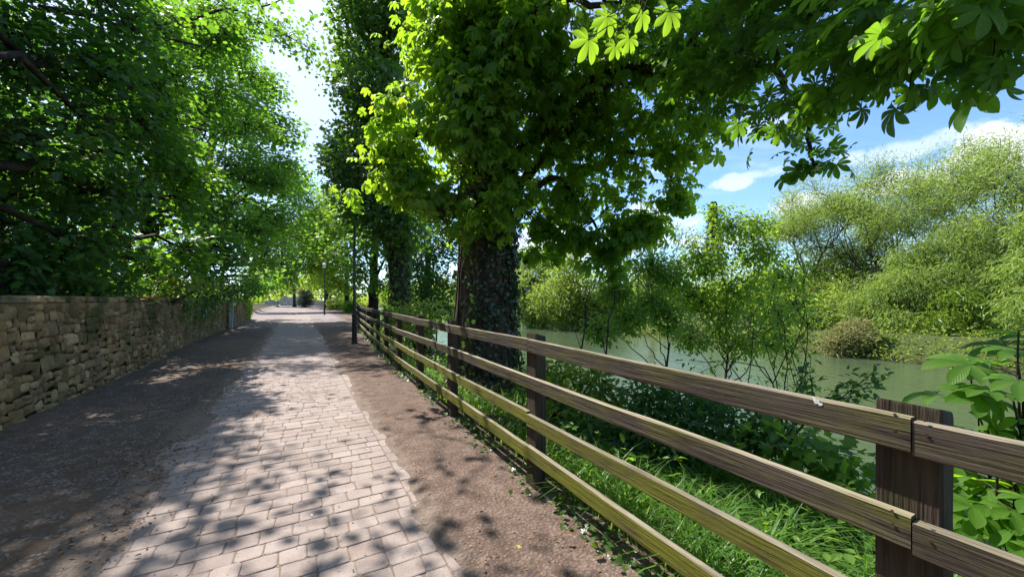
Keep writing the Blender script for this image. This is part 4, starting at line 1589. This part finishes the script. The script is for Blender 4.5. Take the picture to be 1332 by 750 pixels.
for px0, px1, lb in ((745, 768, 'thin dark bare stem leaning right, the left of two behind the fence'), (772, 800, 'thin dark bare stem leaning right, the right of two behind the fence')):
    mb = MB()
    a, b = W(px0, 500, 5.6), W(px1, 375, 5.8)
    a[2] -= .8
    tube(mb, curve(a, b, .05, 9, .03), np.linspace(.020, .008, 9), 6)
    for t in (.4, .55, .7, .85):
        p = a + (b - a) * t
        tube(mb, curve(p, p + np.array([random.uniform(-.15, .35), random.uniform(-.2, .2), random.uniform(.1, .4)]), .1, 4), np.linspace(.007, .003, 4), 4)
    tag(mb.build('bare_sapling', M['bark_dark'], smooth=True), lb, 'sapling')


def chestnut_sapling():
    base = W(1330, 0, 2.0); base[2] = -.7
    root = thing('chestnut_sapling', 'young horse chestnut with big bright leaves at the right edge behind the fence', 'plant', base)
    st, lf = MB(), MB()
    stems = [(W(1322, 470, 1.95), .016), (W(1285, 560, 1.9), .012), (W(1345, 400, 2.1), .014), (W(1300, 640, 1.9), .010), (W(1262, 470, 2.2), .009), (W(1380, 520, 1.9), .012), (W(1318, 520, 1.85), .010), (W(1325, 430, 1.9), .010), (W(1270, 510, 2.1), .008)]
    for tip, r in stems:
        P = bezier(base + rng.normal(size=3) * .05, (base + tip) / 2 + np.array([.1, .05, .1]), tip, 9, .01)
        tube(st, P, r * np.linspace(1, .4, 9), 6)
        for q in range(10):
            t = random.uniform(.62, 1.02)
            p0 = P[min(8, int(t * 8))]
            dr = unit(np.array([rng.normal() - .35, rng.normal() - .5, random.uniform(-.1, .6)]))
            p = p0 + dr * random.uniform(.10, .22)
            tube(lf, curve(p0, p, .15, 4), .0028, 4, 1)
            ax = dr * .9 + np.array([-.1, -.1, -.25])
            leaves(lf, PALMN[q % 3], p[None], ax[None], (np.array([0, -.25, 1.0]) + rdir(1) * .4).reshape(1, 3), np.array([random.uniform(.14, .22)]), 0, np.array([random.random()]))
    st.build('stem', M['bark_dark'], root, smooth=True)
    lf.build('foliage', [M['sapling'], M['bark_dark']], root, uvs=True, smooth=True)


chestnut_sapling()

# ================================================================== FAR BANK
def bank(px, Z, z=-1.6):
    p = W(px, 0, Z); p[2] = z
    return p


BG = 'bushes along the far bank'
shrub('willow_bush', 'large rounded sunlit bush on the far bank, right of the ivy covered trunk', 'bush', bank(745, 47), PX([(722, 388, 46, 3.0), (762, 383, 46, 3.3), (742, 358, 47, 2.7), (792, 395, 45, 2.4), (735, 410, 45, 2.2), (775, 410, 45, 2.2), (800, 405, 46, 2)]),
      'far_leaf', KITE, .34, 900, 14, .75, r=.12, group=BG)
shrub('willow_bush', 'paler tall bush on the far bank, close beside the ivy covered trunk', 'bush', bank(690, 54), PX([(690, 352, 55, 3.8), (668, 378, 52, 3.6), (715, 335, 57, 3.0), (690, 400, 50, 3.0), (672, 345, 57, 3), (700, 415, 49, 2)]),
      'willow', KITE, .38, 750, 14, .85, r=.12, group=BG)
for (px, Z, hpx, lb) in ((748, 66, 300, 'pale bare poplar, left of the group beyond the far bank'), (765, 70, 285, 'tallest pale bare poplar beyond the far bank'), (800, 68, 305, 'pale bare poplar, right of the group beyond the far bank'), (722, 72, 305, 'slim pale bare poplar behind the paler tall bush')):
    hh = (HY - hpx) / F * Z + EYE + 1.4
    fan_tree('bare_poplar', lb, 'tree', bank(px, Z, -1.2), [((.02, 0, 1), hh * .42, .20, 5), ((-.05, .05, 1), hh * .36, .16, 5)], 'willow_pale', KITE, .3, 1, .5, 'bark_pale', 'pale bare poplars beyond the river', sp=.26, up=.35, shrink=.72, minr=.035)
fan_tree('blossom_tree', 'pale thin leaved tree behind the near saplings, left of the lime green crown', 'tree', bank(850, 40, -1.4), [((.02, 0, 1), 4.6, .17, 5), ((-.25, .1, 1), 4.2, .12, 5), ((.25, .1, 1), 4.0, .12, 5)], 'willow_pale', KITE, .26, 3, .5, 'bark_willow', sp=.40, up=.12, shrink=.74, minr=.022)
# distant blue spruce, only its tip showing
def spruce():
    base = bank(928, 95, -.5)
    root = thing('spruce_tree', 'distant dark blue spruce tip above the lime green crown', 'tree', base)
    mb = MB(); H = (HY - 262) / F * 95 + EYE + .5
    tube(mb, np.array([base, base + np.array([0, 0, H * .5]), base + np.array([0, 0, H])]), np.array([.4, .25, .04]), 8)
    mb.build('trunk', M['bark_dark'], root, smooth=True)
    fo = MB()
    k = 2600
    t = rng.random(k) ** .8
    hz = H * (.25 + .75 * t)
    rad = (1 - t) * 4.0 + .25
    th = rng.random(k) * 6.283
    rr = rad * np.sqrt(rng.random(k)) * (.8 + .2 * np.sin(hz * 5))
    P = base + np.stack([rr * np.cos(th), rr * np.sin(th), hz - rr * .25], -1)
    ax = np.stack([np.cos(th), np.sin(th), np.full(k, -.35)], -1) + rdir(k) * .3
    leaves(fo, KITE, P, ax, np.tile([0, 0, 1.0], (k, 1)) + rdir(k) * .4, np.full(k, .8), 0)
    fo.build('crown', [M['spruce_blue'], M['bark_dark']], root)


spruce()
shrub('hawthorn_bush', 'dark green bush on the far bank, left of the straw coloured shrub', 'bush', bank(1050, 29), PX([(1055, 415, 29, 1.5), (1085, 400, 30, 1.6), (1035, 440, 28, 1.2), (1075, 440, 28, 1.3), (1010, 430, 30, 1.4), (1020, 400, 31, 1.3)]),
      'far_leaf', KITE, .24, 620, 14, .42, r=.08, group=BG)
shrub('willow_bush', 'mid green bush on the far bank below the leaning bare limbs', 'bush', bank(1110, 36), PX([(1110, 380, 36, 2.6), (1078, 360, 38, 2.6), (1140, 358, 37, 2.4), (1050, 385, 38, 2.4), (1130, 405, 33, 2.0), (1100, 345, 39, 2.0), (1165, 385, 35, 2.2), (1030, 372, 40, 2.0)]),
      'far_leaf', KITE, .28, 1000, 14, .55, r=.09, group=BG)
shrub('straw_shrub', 'pale straw coloured arching shrub at the water edge of the far bank', 'bush', bank(1110, 24.5, -1.9), PX([(1105, 440, 24, .9, .75), (1130, 445, 24, .8, .65), (1085, 448, 24, .6, .5), (1112, 425, 24.2, .5, .5)]),
      'straw', NARROW, .30, 190, 16, .35, r=.03, up=.3, jit=.9, group=BG)
shrub('weeping_willow', 'large pale weeping willow on the far bank at the right', 'tree', bank(1235, 27), PX([(1180, 378, 26.5, 2.1), (1240, 335, 27, 2.3), (1285, 375, 27, 2.3), (1222, 395, 25.5, 1.8), (1160, 418, 25.5, 1.4), (1300, 325, 28, 2.2), (1200, 345, 27.5, 1.8), (1265, 410, 25.5, 1.8), (1150, 385, 27, 1.3), (1255, 300, 28, 1.5), (1120, 400, 27, 1.2), (1185, 330, 28, 1.3), (1230, 370, 26, 2.2)]),
      'willow_pale', NARROW, .26, 2400, 18, .46, bark='bark_willow', r=.16, droop=1.1, up=.3, jit=.8)
shrub('yellow_willow', 'small yellow green willow in front of the large weeping one', 'bush', bank(1248, 24.3, -1.8), PX([(1245, 402, 23.8, 1.0), (1225, 420, 23.5, .8), (1262, 420, 23.6, .9), (1250, 385, 24, .7)]),
      'laurel', NARROW, .30, 260, 15, .34, r=.05, droop=1.0, up=.3, jit=.8)
shrub('willow_bush', 'pale willow cut off by the right edge of the view, on the far bank', 'bush', bank(1350, 21), PX([(1345, 350, 20, 1.5), (1350, 400, 19, 1.3), (1330, 380, 20, .9), (1370, 300, 21, 1.6)]),
      'willow_pale', NARROW, .30, 380, 15, .4, r=.08, droop=.9, up=.3, jit=.8, group=BG)
shrub('nettle_patch', 'low dark leafy growth at the foot of the weeping willow', 'plant', bank(1180, 24, -1.9), PX([(1150, 450, 23.5, .6, .5), (1185, 455, 23, .7, .5), (1220, 455, 23, .7, .5), (1260, 460, 22.5, .7, .5)]),
      'dark_leaf', KITE, .2, 200, 12, .3, r=.02)
for (px, py, Z, w, lb) in ((1168, 438, 24.5, .95, 'low rounded bush at the water edge, just right of the straw coloured shrub'), (1212, 444, 23.6, .85, 'low bush at the water edge below the small yellow green willow'),
                           (1255, 446, 22.8, .9, 'low bush at the water edge under the large weeping willow, right of the yellow one'), (1305, 448, 21.8, 1.0, 'low bush at the water edge near the right border of the view'),
                           (1000, 440, 28.5, 1.1, 'low bush at the water edge behind the lime green young tree')):
    shrub('waterside_bush', lb, 'bush', bank(px, Z, -1.9), PX([(px, py, Z, w, w * .8), (px - 22, py + 8, Z - .2, w * .7, w * .55), (px + 22, py + 8, Z - .2, w * .7, w * .55)]), 'far_leaf', KITE, .19, 200, 13, .30, r=.03, group='low bushes at the water edge')
TG = 'tall thin leaved willows beyond the far bank'
fan_tree('tall_willow', 'tall open willow, left of the tall ones, with leaning bare limbs', 'tree', bank(1052, 38, -1.2), [((.10, 0, 1), 4.48, .20, 6), ((-.22, 0, 1), 3.61, .15, 6), ((.45, 0, .9), 3.90, .15, 6)], 'willow_pale', NARROW, .24, 17, .8, 'bark_willow', TG, sp=.46, up=.06, shrink=.75, minr=.012)
fan_tree('tall_willow', 'middle tall open willow above the mid green bush', 'tree', bank(1150, 36, -1.2), [((-.22, 0, 1), 4.33, .20, 6), ((-.5, 0, .9), 4.05, .16, 6), ((.15, 0, 1), 4.19, .16, 6)], 'willow_pale', NARROW, .24, 17, .8, 'bark_willow', TG, sp=.46, up=.06, shrink=.76, minr=.012)
fan_tree('tall_willow', 'tallest open crowned willow rising behind the weeping willow', 'tree', bank(1240, 33, -1.2), [((.05, 0, 1), 4.77, .24, 6), ((-.32, 0, 1), 4.48, .18, 6), ((.38, .05, 1), 4.48, .18, 6)], 'willow_pale', NARROW, .24, 17, .8, 'bark_willow', TG, sp=.46, up=.06, shrink=.76, minr=.012)
fan_tree('tall_willow', 'tall willow at the right edge of the view with a dark leaning limb', 'tree', bank(1400, 28, -1.2), [((-.55, 0, 1), 4.33, .20, 6), ((-.15, 0, 1), 4.48, .18, 6)], 'willow_pale', NARROW, .24, 16, .75, 'bark_willow', TG, sp=.46, up=.06, shrink=.76, minr=.012)
for (px, Z, py, w, lb) in ((905, 60, 370, 6, 'green tree on the far bank seen through the saplings'), (830, 62, 378, 6, 'green tree on the far bank behind the pale thin leaved tree'), (985, 52, 372, 5.5, 'green tree on the far bank behind the lime green crown'), (620, 95, 372, 7, 'far green tree up the river behind the big trunk')):
    tree('bankside_tree', lb, 'tree', bank(px, Z, -1.2), (0, 0), 6, .3, PX([(px, py, Z, w), (px - 25, py + 15, Z, w * .7), (px + 25, py + 15, Z, w * .7), (px + 5, py + 30, Z, w * .6)]), 'far_leaf', KITE, .42, 420, 12, 1.0, group='trees on the far bank', twigs=False)

# bank vegetation that reads as one mass
mb = MB()
k = 15000
u = rng.random(k) * 110 - 10
v = 29.2 + np.abs(rng.normal(size=k)) * 1.5
P = np.array([UV(a, b, float(ground_z(a, b)) + .05 + abs(random.gauss(0, .65))) for a, b in zip(u, v)])
leaves(mb, KITE, P, rdir(k) + np.array([0, 0, .2]), rdir(k) * .7 + np.array([0, 0, .7]), .11 + .15 * rng.random(k), 0)
tag(mb.build('bank_undergrowth', M['far_leaf']), 'low green growth along the water edge of the far bank', 'undergrowth', kind='stuff')
# a far-off wood behind everything
mb = MB()
k = 26000
az = rng.random(k) * R(170) - R(85)
rr = 120 + 60 * rng.random(k)
ht = 7 + 3.0 * np.sin(az * 23) + 2.0 * np.sin(az * 57 + 1)
h = ht * rng.random(k) ** .7
P = np.stack([rr * np.sin(az), rr * np.cos(az), h - .8], -1)
leaves(mb, KITE, P, rdir(k), rdir(k) * .7 + np.array([0, 0, .6]), 1.3 + .9 * rng.random(k), 0)
tag(mb.build('woodland', M['far_leaf']), 'far off belt of green woodland along the horizon', 'woodland', kind='stuff')

# ================================================================== GROUND COVER
def blades(mb, P, h, width, lean, seg=4, curl=1.0):
    k = len(P)
    th = rng.random(k) * 6.283
    dx = np.stack([np.cos(th), np.sin(th), 0 * th], -1)
    sd = np.stack([-np.sin(th), np.cos(th), 0 * th], -1)
    t = np.linspace(0, 1, seg)
    V = []
    for i, tt in enumerate(t):
        c = P + dx * (lean * h * tt ** 2)[:, None] + np.array([0, 0, 1.0]) * (h * (tt - .42 * curl * lean.clip(0, 1.4) * tt ** 3))[:, None]
        w = width * (1 - tt) ** .7 + .0006
        V.append(c - sd * w[:, None])
        V.append(c + sd * w[:, None])
    V = np.stack(V, 1)
    m = seg * 2
    f = []
    for i in range(seg - 1):
        f.append([2 * i, 2 * i + 1, 2 * i + 3, 2 * i + 2])
    f = np.array(f)
    F2 = (f[None] + (np.arange(k) * m)[:, None, None]).reshape(-1, 4)
    mb.add(V.reshape(-1, 3), [F2], 0, np.repeat(rng.random(k), m))


mb = MB()
k = 15000
u = rng.random(k) * 13 - 3.5
v = np.array([float(fence_v(a)) for a in u]) + .16 + np.abs(rng.normal(size=k)) * 1.5
dens = np.array([mnoise.noise(Vector((a * 1.3, b * 1.3, 0))) for a, b in zip(u, v)])
sel = (v < 6.6) & (dens > -.25)
u, v = u[sel], v[sel]
P = np.array([UV(a, b, float(ground_z(a, b)) - .02) for a, b in zip(u, v)])
kk = len(P)
blades(mb, P, .16 + .30 * rng.random(kk), .0035 + .0035 * rng.random(kk), .3 + .9 * rng.random(kk))
# strap leaved tufts
for t in range(130):
    a = random.uniform(-1.5, 3.2); b = float(fence_v(a)) + random.uniform(.25, 1.9)
    q = 22
    P = np.array([UV(a + random.gauss(0, .05), b + random.gauss(0, .05), float(ground_z(a, b)) - .02) for _ in range(q)])
    blades(mb, P, .28 + .25 * rng.random(q), .005 + .005 * rng.random(q), .6 + .9 * rng.random(q), 6)
tag(mb.build('grass', M['grass']), 'long green grass on the bank behind the fence', 'grass', kind='stuff')

mb = MB()
k = 15000
u = rng.random(k) ** 1.5 * 26 - 3
v = np.array([float(fence_v(a)) for a in u]) + .25 + np.abs(rng.normal(size=k)) * 1.6
dens = np.array([mnoise.noise(Vector((a * .9 + 40, b * .9, 0))) for a, b in zip(u, v)])
sel = (v < 7.0) & (dens > -.22)
u, v, dens = u[sel], v[sel], dens[sel]
P = np.array([UV(a, b, float(ground_z(a, b)) + .03 + abs(random.gauss(0, .16)) * (1 + 1.2 * c)) for a, b, c in zip(u, v, dens)])
leaves(mb, OVAL, P, rdir(len(P)) * np.array([1, 1, .4]), rdir(len(P)) * .5 + np.array([0, 0, .9]), .045 + .05 * rng.random(len(P)), 0)
tag(mb.build('undergrowth', M['alder']), 'low leafy weeds on the near bank behind the fence', 'undergrowth', kind='stuff')

# ivy trailing along the foot of the fence
mb = MB()
k = 1500
u = rng.random(k) ** 1.2 * 20 + .4
dens = np.array([mnoise.noise(Vector((a * 1.1, 7, 0))) for a in u])
v = np.array([float(fence_v(a)) for a in u]) + .02 + rng.normal(size=k) * .075
sel = dens > -.10
u, v = u[sel], v[sel]
P = np.array([UV(a, b, .015 + abs(random.gauss(0, .05))) for a, b in zip(u, v)])
leaves(mb, LOBED, P, rdir(len(P)) * np.array([1, 1, .3]), rdir(len(P)) * .45 + np.array([-.2, -.1, .8]), .038 + .022 * rng.random(len(P)), 0)
tag(mb.build('ground_ivy', M['ivy_bright']), 'small ivy leaves trailing along the foot of the fence', 'ivy', kind='stuff')

# leaf litter and gravel
mb = MB()


def litter(k, umin, umax, vfun, size):
    u = umin + (umax - umin) * rng.random(k) ** 1.5
    v = vfun(k, u)
    P = np.array([UV(a, b, .012 + .010 * random.random()) for a, b in zip(u, v)])
    n_ = rdir(k) * .45 + np.array([0, 0, 1.0])
    leaves(mb, OVAL, P, rdir(k) * np.array([1, 1, .2]), n_, size * (.4 + rng.random(k)), 0)


litter(12000, -1, 22, lambda k, u: -1.0 - 2.05 * rng.random(k) ** .8, .030)
litter(6500, -1, 18, lambda k, u: -1.18 + rng.normal(size=k) * .14, .028)
litter(9000, -.5, 20, lambda k, u: .9 + .75 * rng.random(k), .020)
litter(1500, -1, 16, lambda k, u: -1.0 + 1.85 * rng.random(k), .016)
litter(2200, -.5, 14, lambda k, u: 1.6 + .25 * rng.normal(size=k), .026)
tag(mb.build('leaf_litter', M['litter']), 'brown dead leaf litter on the verges of the path', 'leaf litter', kind='stuff')
mb = MB()
k = 9000
u = -1 + 15 * rng.random(k) ** 1.6
v = np.where(rng.random(k) < .78, -1.05 - 2.0 * rng.random(k), .9 + .7 * rng.random(k))
base8 = np.array([[-1, -1, -.6], [1, -1, -.6], [1, 1, -.6], [-1, 1, -.6], [-.7, -.6, .6], [.6, -.7, .7], [.7, .6, .6], [-.6, .7, .5]]) * .5
f8 = np.array([[4, 5, 6, 7], [0, 1, 5, 4], [1, 2, 6, 5], [2, 3, 7, 6], [3, 0, 4, 7]])
th = rng.random(k) * 6.283
s = .010 + .026 * rng.random(k) ** 2.2
V = base8[None] * s[:, None, None] * (1 + .35 * rng.normal(size=(k, 8, 3))).clip(.5, 1.5)
c, s_ = np.cos(th)[:, None], np.sin(th)[:, None]
V = np.stack([V[..., 0] * c - V[..., 1] * s_, V[..., 0] * s_ + V[..., 1] * c, V[..., 2]], -1)
V += np.array([UV(a, b, .004) for a, b in zip(u, v)])[:, None]
mb.add(V.reshape(-1, 3), [(f8[None] + (np.arange(k) * 8)[:, None, None]).reshape(-1, 4)], 0, np.repeat(rng.random(k), 8))
tag(mb.build('gravel', M['pebble']), 'loose small gravel on the verges of the path', 'gravel', kind='stuff')

# single fallen leaves that catch the eye
for (px, py, s, m, lb) in ((668, 714, .055, 'yellow_leaf', 'fallen yellow leaf on the brown verge beside the near fence'), (404, 672, .020, 'white', 'small white petal lying on the paving blocks')):
    p = G(px, py); p[2] = .018
    mb = MB()
    leaves(mb, LOBED if m == 'yellow_leaf' else OVAL, p[None], np.array([[.8, -.2, .05]]), np.array([[.1, -.1, 1.0]]), np.array([s]), 0)
    tag(mb.build('fallen_leaf' if m == 'yellow_leaf' else 'petal', M[m]), lb, 'leaf' if m == 'yellow_leaf' else 'petal')


def bluebell():
    base = W(806, 600, 3.6); base[2] = float(ground_z(*to_uv(base[0], base[1])))
    top = W(803, 574, 3.6)
    root = thing('bluebell', 'single bluebell flower in the shade behind the fence', 'flower', base)
    st = MB(); tube(st, curve(base, top, .05, 6, .02), .004, 5); st.build('stem', M['grass'], root)
    fl = MB()
    for i in range(7):
        p = top + np.array([random.uniform(-.03, .03), random.uniform(-.03, .03), -.02 * i])
        q = 6
        ax = np.stack([np.cos(np.arange(q) * 1.05), np.sin(np.arange(q) * 1.05), np.full(q, -1.6)], -1)
        leaves(fl, KITE, np.tile(p, (q, 1)), ax, ax * np.array([1, 1, 0]) + np.array([0, 0, .4]), np.full(q, .022), 0)
    for i in range(0): pass
    fl.build('blossom', M['bluebell'], root)


bluebell()

# ================================================================== LIGHT
world = bpy.data.worlds.new('World')
sc.world = world
world.use_nodes = True
nt = world.node_tree
nt.nodes.clear()
out = nt.nodes.new('ShaderNodeOutputWorld')
bgn = nt.nodes.new('ShaderNodeBackground')
bgn.inputs[1].default_value = .13
sky = nt.nodes.new('ShaderNodeTexSky')
sky.sky_type = 'NISHITA'
sky.sun_disc = False
sky.sun_elevation = SUN_EL
sky.sun_rotation = SUN_AZ
sky.air_density = 1.0
sky.dust_density = .35
sky.ozone_density = 4.0
tc = nt.nodes.new('ShaderNodeTexCoord')
sep = nt.nodes.new('ShaderNodeSeparateXYZ')
nt.links.new(tc.outputs['Generated'], sep.inputs[0])
den = math_(nt, 'ADD', math_(nt, 'MAXIMUM', sep.outputs[2], 0.0), .16)
cx_ = math_(nt, 'DIVIDE', sep.outputs[0], den)
cy_ = math_(nt, 'DIVIDE', sep.outputs[1], den)
cmb = nt.nodes.new('ShaderNodeCombineXYZ')
nt.links.new(cx_, cmb.inputs[0])
nt.links.new(cy_, cmb.inputs[1])


def cloud(scale_, loc, rot, sc1, a, b, detail=7):
    mp = nt.nodes.new('ShaderNodeMapping')
    mp.inputs['Scale'].default_value = scale_
    mp.inputs['Location'].default_value = loc
    mp.inputs['Rotation'].default_value = (0, 0, rot)
    nt.links.new(cmb.outputs[0], mp.inputs[0])
    return rng_(nt, noise(nt, mp.outputs[0], sc1, detail, .58, .3), a, b)


puff = cloud((1, 1, 1), (3.1, 1.7, 0), 0, 1.15, .53, .70)
wisp = cloud((.55, 2.0, 1), (.4, 5.0, 0), R(-25), .9, .48, .80)
low = rng_(nt, sep.outputs[2], .32, .02)
pm = math_(nt, 'MULTIPLY', puff, rng_(nt, sep.outputs[2], .62, .10, .15, 1.0))
allc = math_(nt, 'MAXIMUM', pm, math_(nt, 'MULTIPLY', wisp, .60))
# single clouds over the far bank
def one_cloud(px, py, rx, ry, amt):
    c0 = unit(np.array([(px - CX) / F, 1.0, (HY - py) / F]))
    e1 = unit(np.cross(c0, [0, 0, 1.0])); e2 = np.cross(e1, c0)
    acc = None
    for e, r in ((e1, rx), (e2, ry)):
        d_ = nt.nodes.new('ShaderNodeVectorMath'); d_.operation = 'DOT_PRODUCT'
        nt.links.new(tc.outputs['Generated'], d_.inputs[0]); d_.inputs[1].default_value = tuple(e)
        q = math_(nt, 'POWER', math_(nt, 'DIVIDE', d_.outputs['Value'], r), 2.0)
        acc = q if acc is None else math_(nt, 'ADD', acc, q)
    fr = nt.nodes.new('ShaderNodeVectorMath'); fr.operation = 'DOT_PRODUCT'
    nt.links.new(tc.outputs['Generated'], fr.inputs[0]); fr.inputs[1].default_value = tuple(c0)
    nz = noise(nt, tc.outputs['Generated'], 9.0, 6, .6, .4)
    f_ = math_(nt, 'SUBTRACT', math_(nt, 'ADD', 1.0, math_(nt, 'MULTIPLY', math_(nt, 'SUBTRACT', nz, .5), 5.5)), acc)
    f_ = math_(nt, 'MULTIPLY', rng_(nt, f_, 0.0, .9, 0.0, amt), rng_(nt, fr.outputs['Value'], .3, .5))
    return f_


for args in ((958, 238, .060, .016, .55), (1000, 225, .09, .014, .45), (1315, 196, .10, .045, 1.0), (1060, 262, .10, .030, .9), (1180, 238, .09, .028, .95), (1120, 205, .22, .022, .45), (870, 290, .12, .05, .7), (720, 320, .16, .05, .8), (880, 215, .10, .03, .6)):
    allc = math_(nt, 'MAXIMUM', allc, one_cloud(*args))
# thin milky veil on the side of the sun
vd = nt.nodes.new('ShaderNodeVectorMath'); vd.operation = 'DOT_PRODUCT'
nt.links.new(tc.outputs['Generated'], vd.inputs[0])
vd.inputs[1].default_value = (math.sin(SUN_AZ) * math.cos(SUN_EL), math.cos(SUN_AZ) * math.cos(SUN_EL), math.sin(SUN_EL))
veil = rng_(nt, vd.outputs['Value'], .50, 1.0, 0.0, .62)
allc = math_(nt, 'MAXIMUM', allc, veil)
blue = mixc(nt, 1.0, sky.outputs[0], (.80, .92, 1.05), 'MULTIPLY')
c = mixc(nt, allc, blue, (5.0, 5.25, 5.6))
nt.links.new(c, bgn.inputs[0])
nt.links.new(bgn.outputs[0], out.inputs[0])

sl = bpy.data.lights.new('sun', 'SUN')
sl.energy = 4.7
sl.angle = R(.55)
sl.color = (1.0, .962, .91)
so = bpy.data.objects.new('sun', sl)
COL.objects.link(so)
sd = Vector((math.sin(SUN_AZ) * math.cos(SUN_EL), math.cos(SUN_AZ) * math.cos(SUN_EL), math.sin(SUN_EL)))
so.rotation_euler = sd.to_track_quat('Z', 'Y').to_euler()
so.location = (-10, 10, 30)

# ================================================================== CAMERA
cd = bpy.data.cameras.new('camera')
cd.sensor_fit = 'HORIZONTAL'
cd.sensor_width = 36
cd.lens = 36 * F / 1332
cd.shift_y = (HY - 375) / 1332
cd.clip_start = .05
cd.clip_end = 3000
co = bpy.data.objects.new('camera', cd)
COL.objects.link(co)
co.location = (0, 0, EYE)
co.rotation_euler = (R(90), 0, 0)
sc.camera = co

# ================================================================== RENDER
sc.view_settings.view_transform = 'Standard'
sc.view_settings.look = 'None'
sc.view_settings.exposure = 1.02
sc.view_settings.gamma = 1.0
sc.view_settings.use_curve_mapping = False
cy = sc.cycles
cy.max_bounces = 7
cy.diffuse_bounces = 4
cy.glossy_bounces = 2
cy.transmission_bounces = 4
cy.transparent_max_bounces = 4
cy.caustics_reflective = False
cy.caustics_refractive = False
cy.use_denoising = True
cy.sample_clamp_indirect = 6
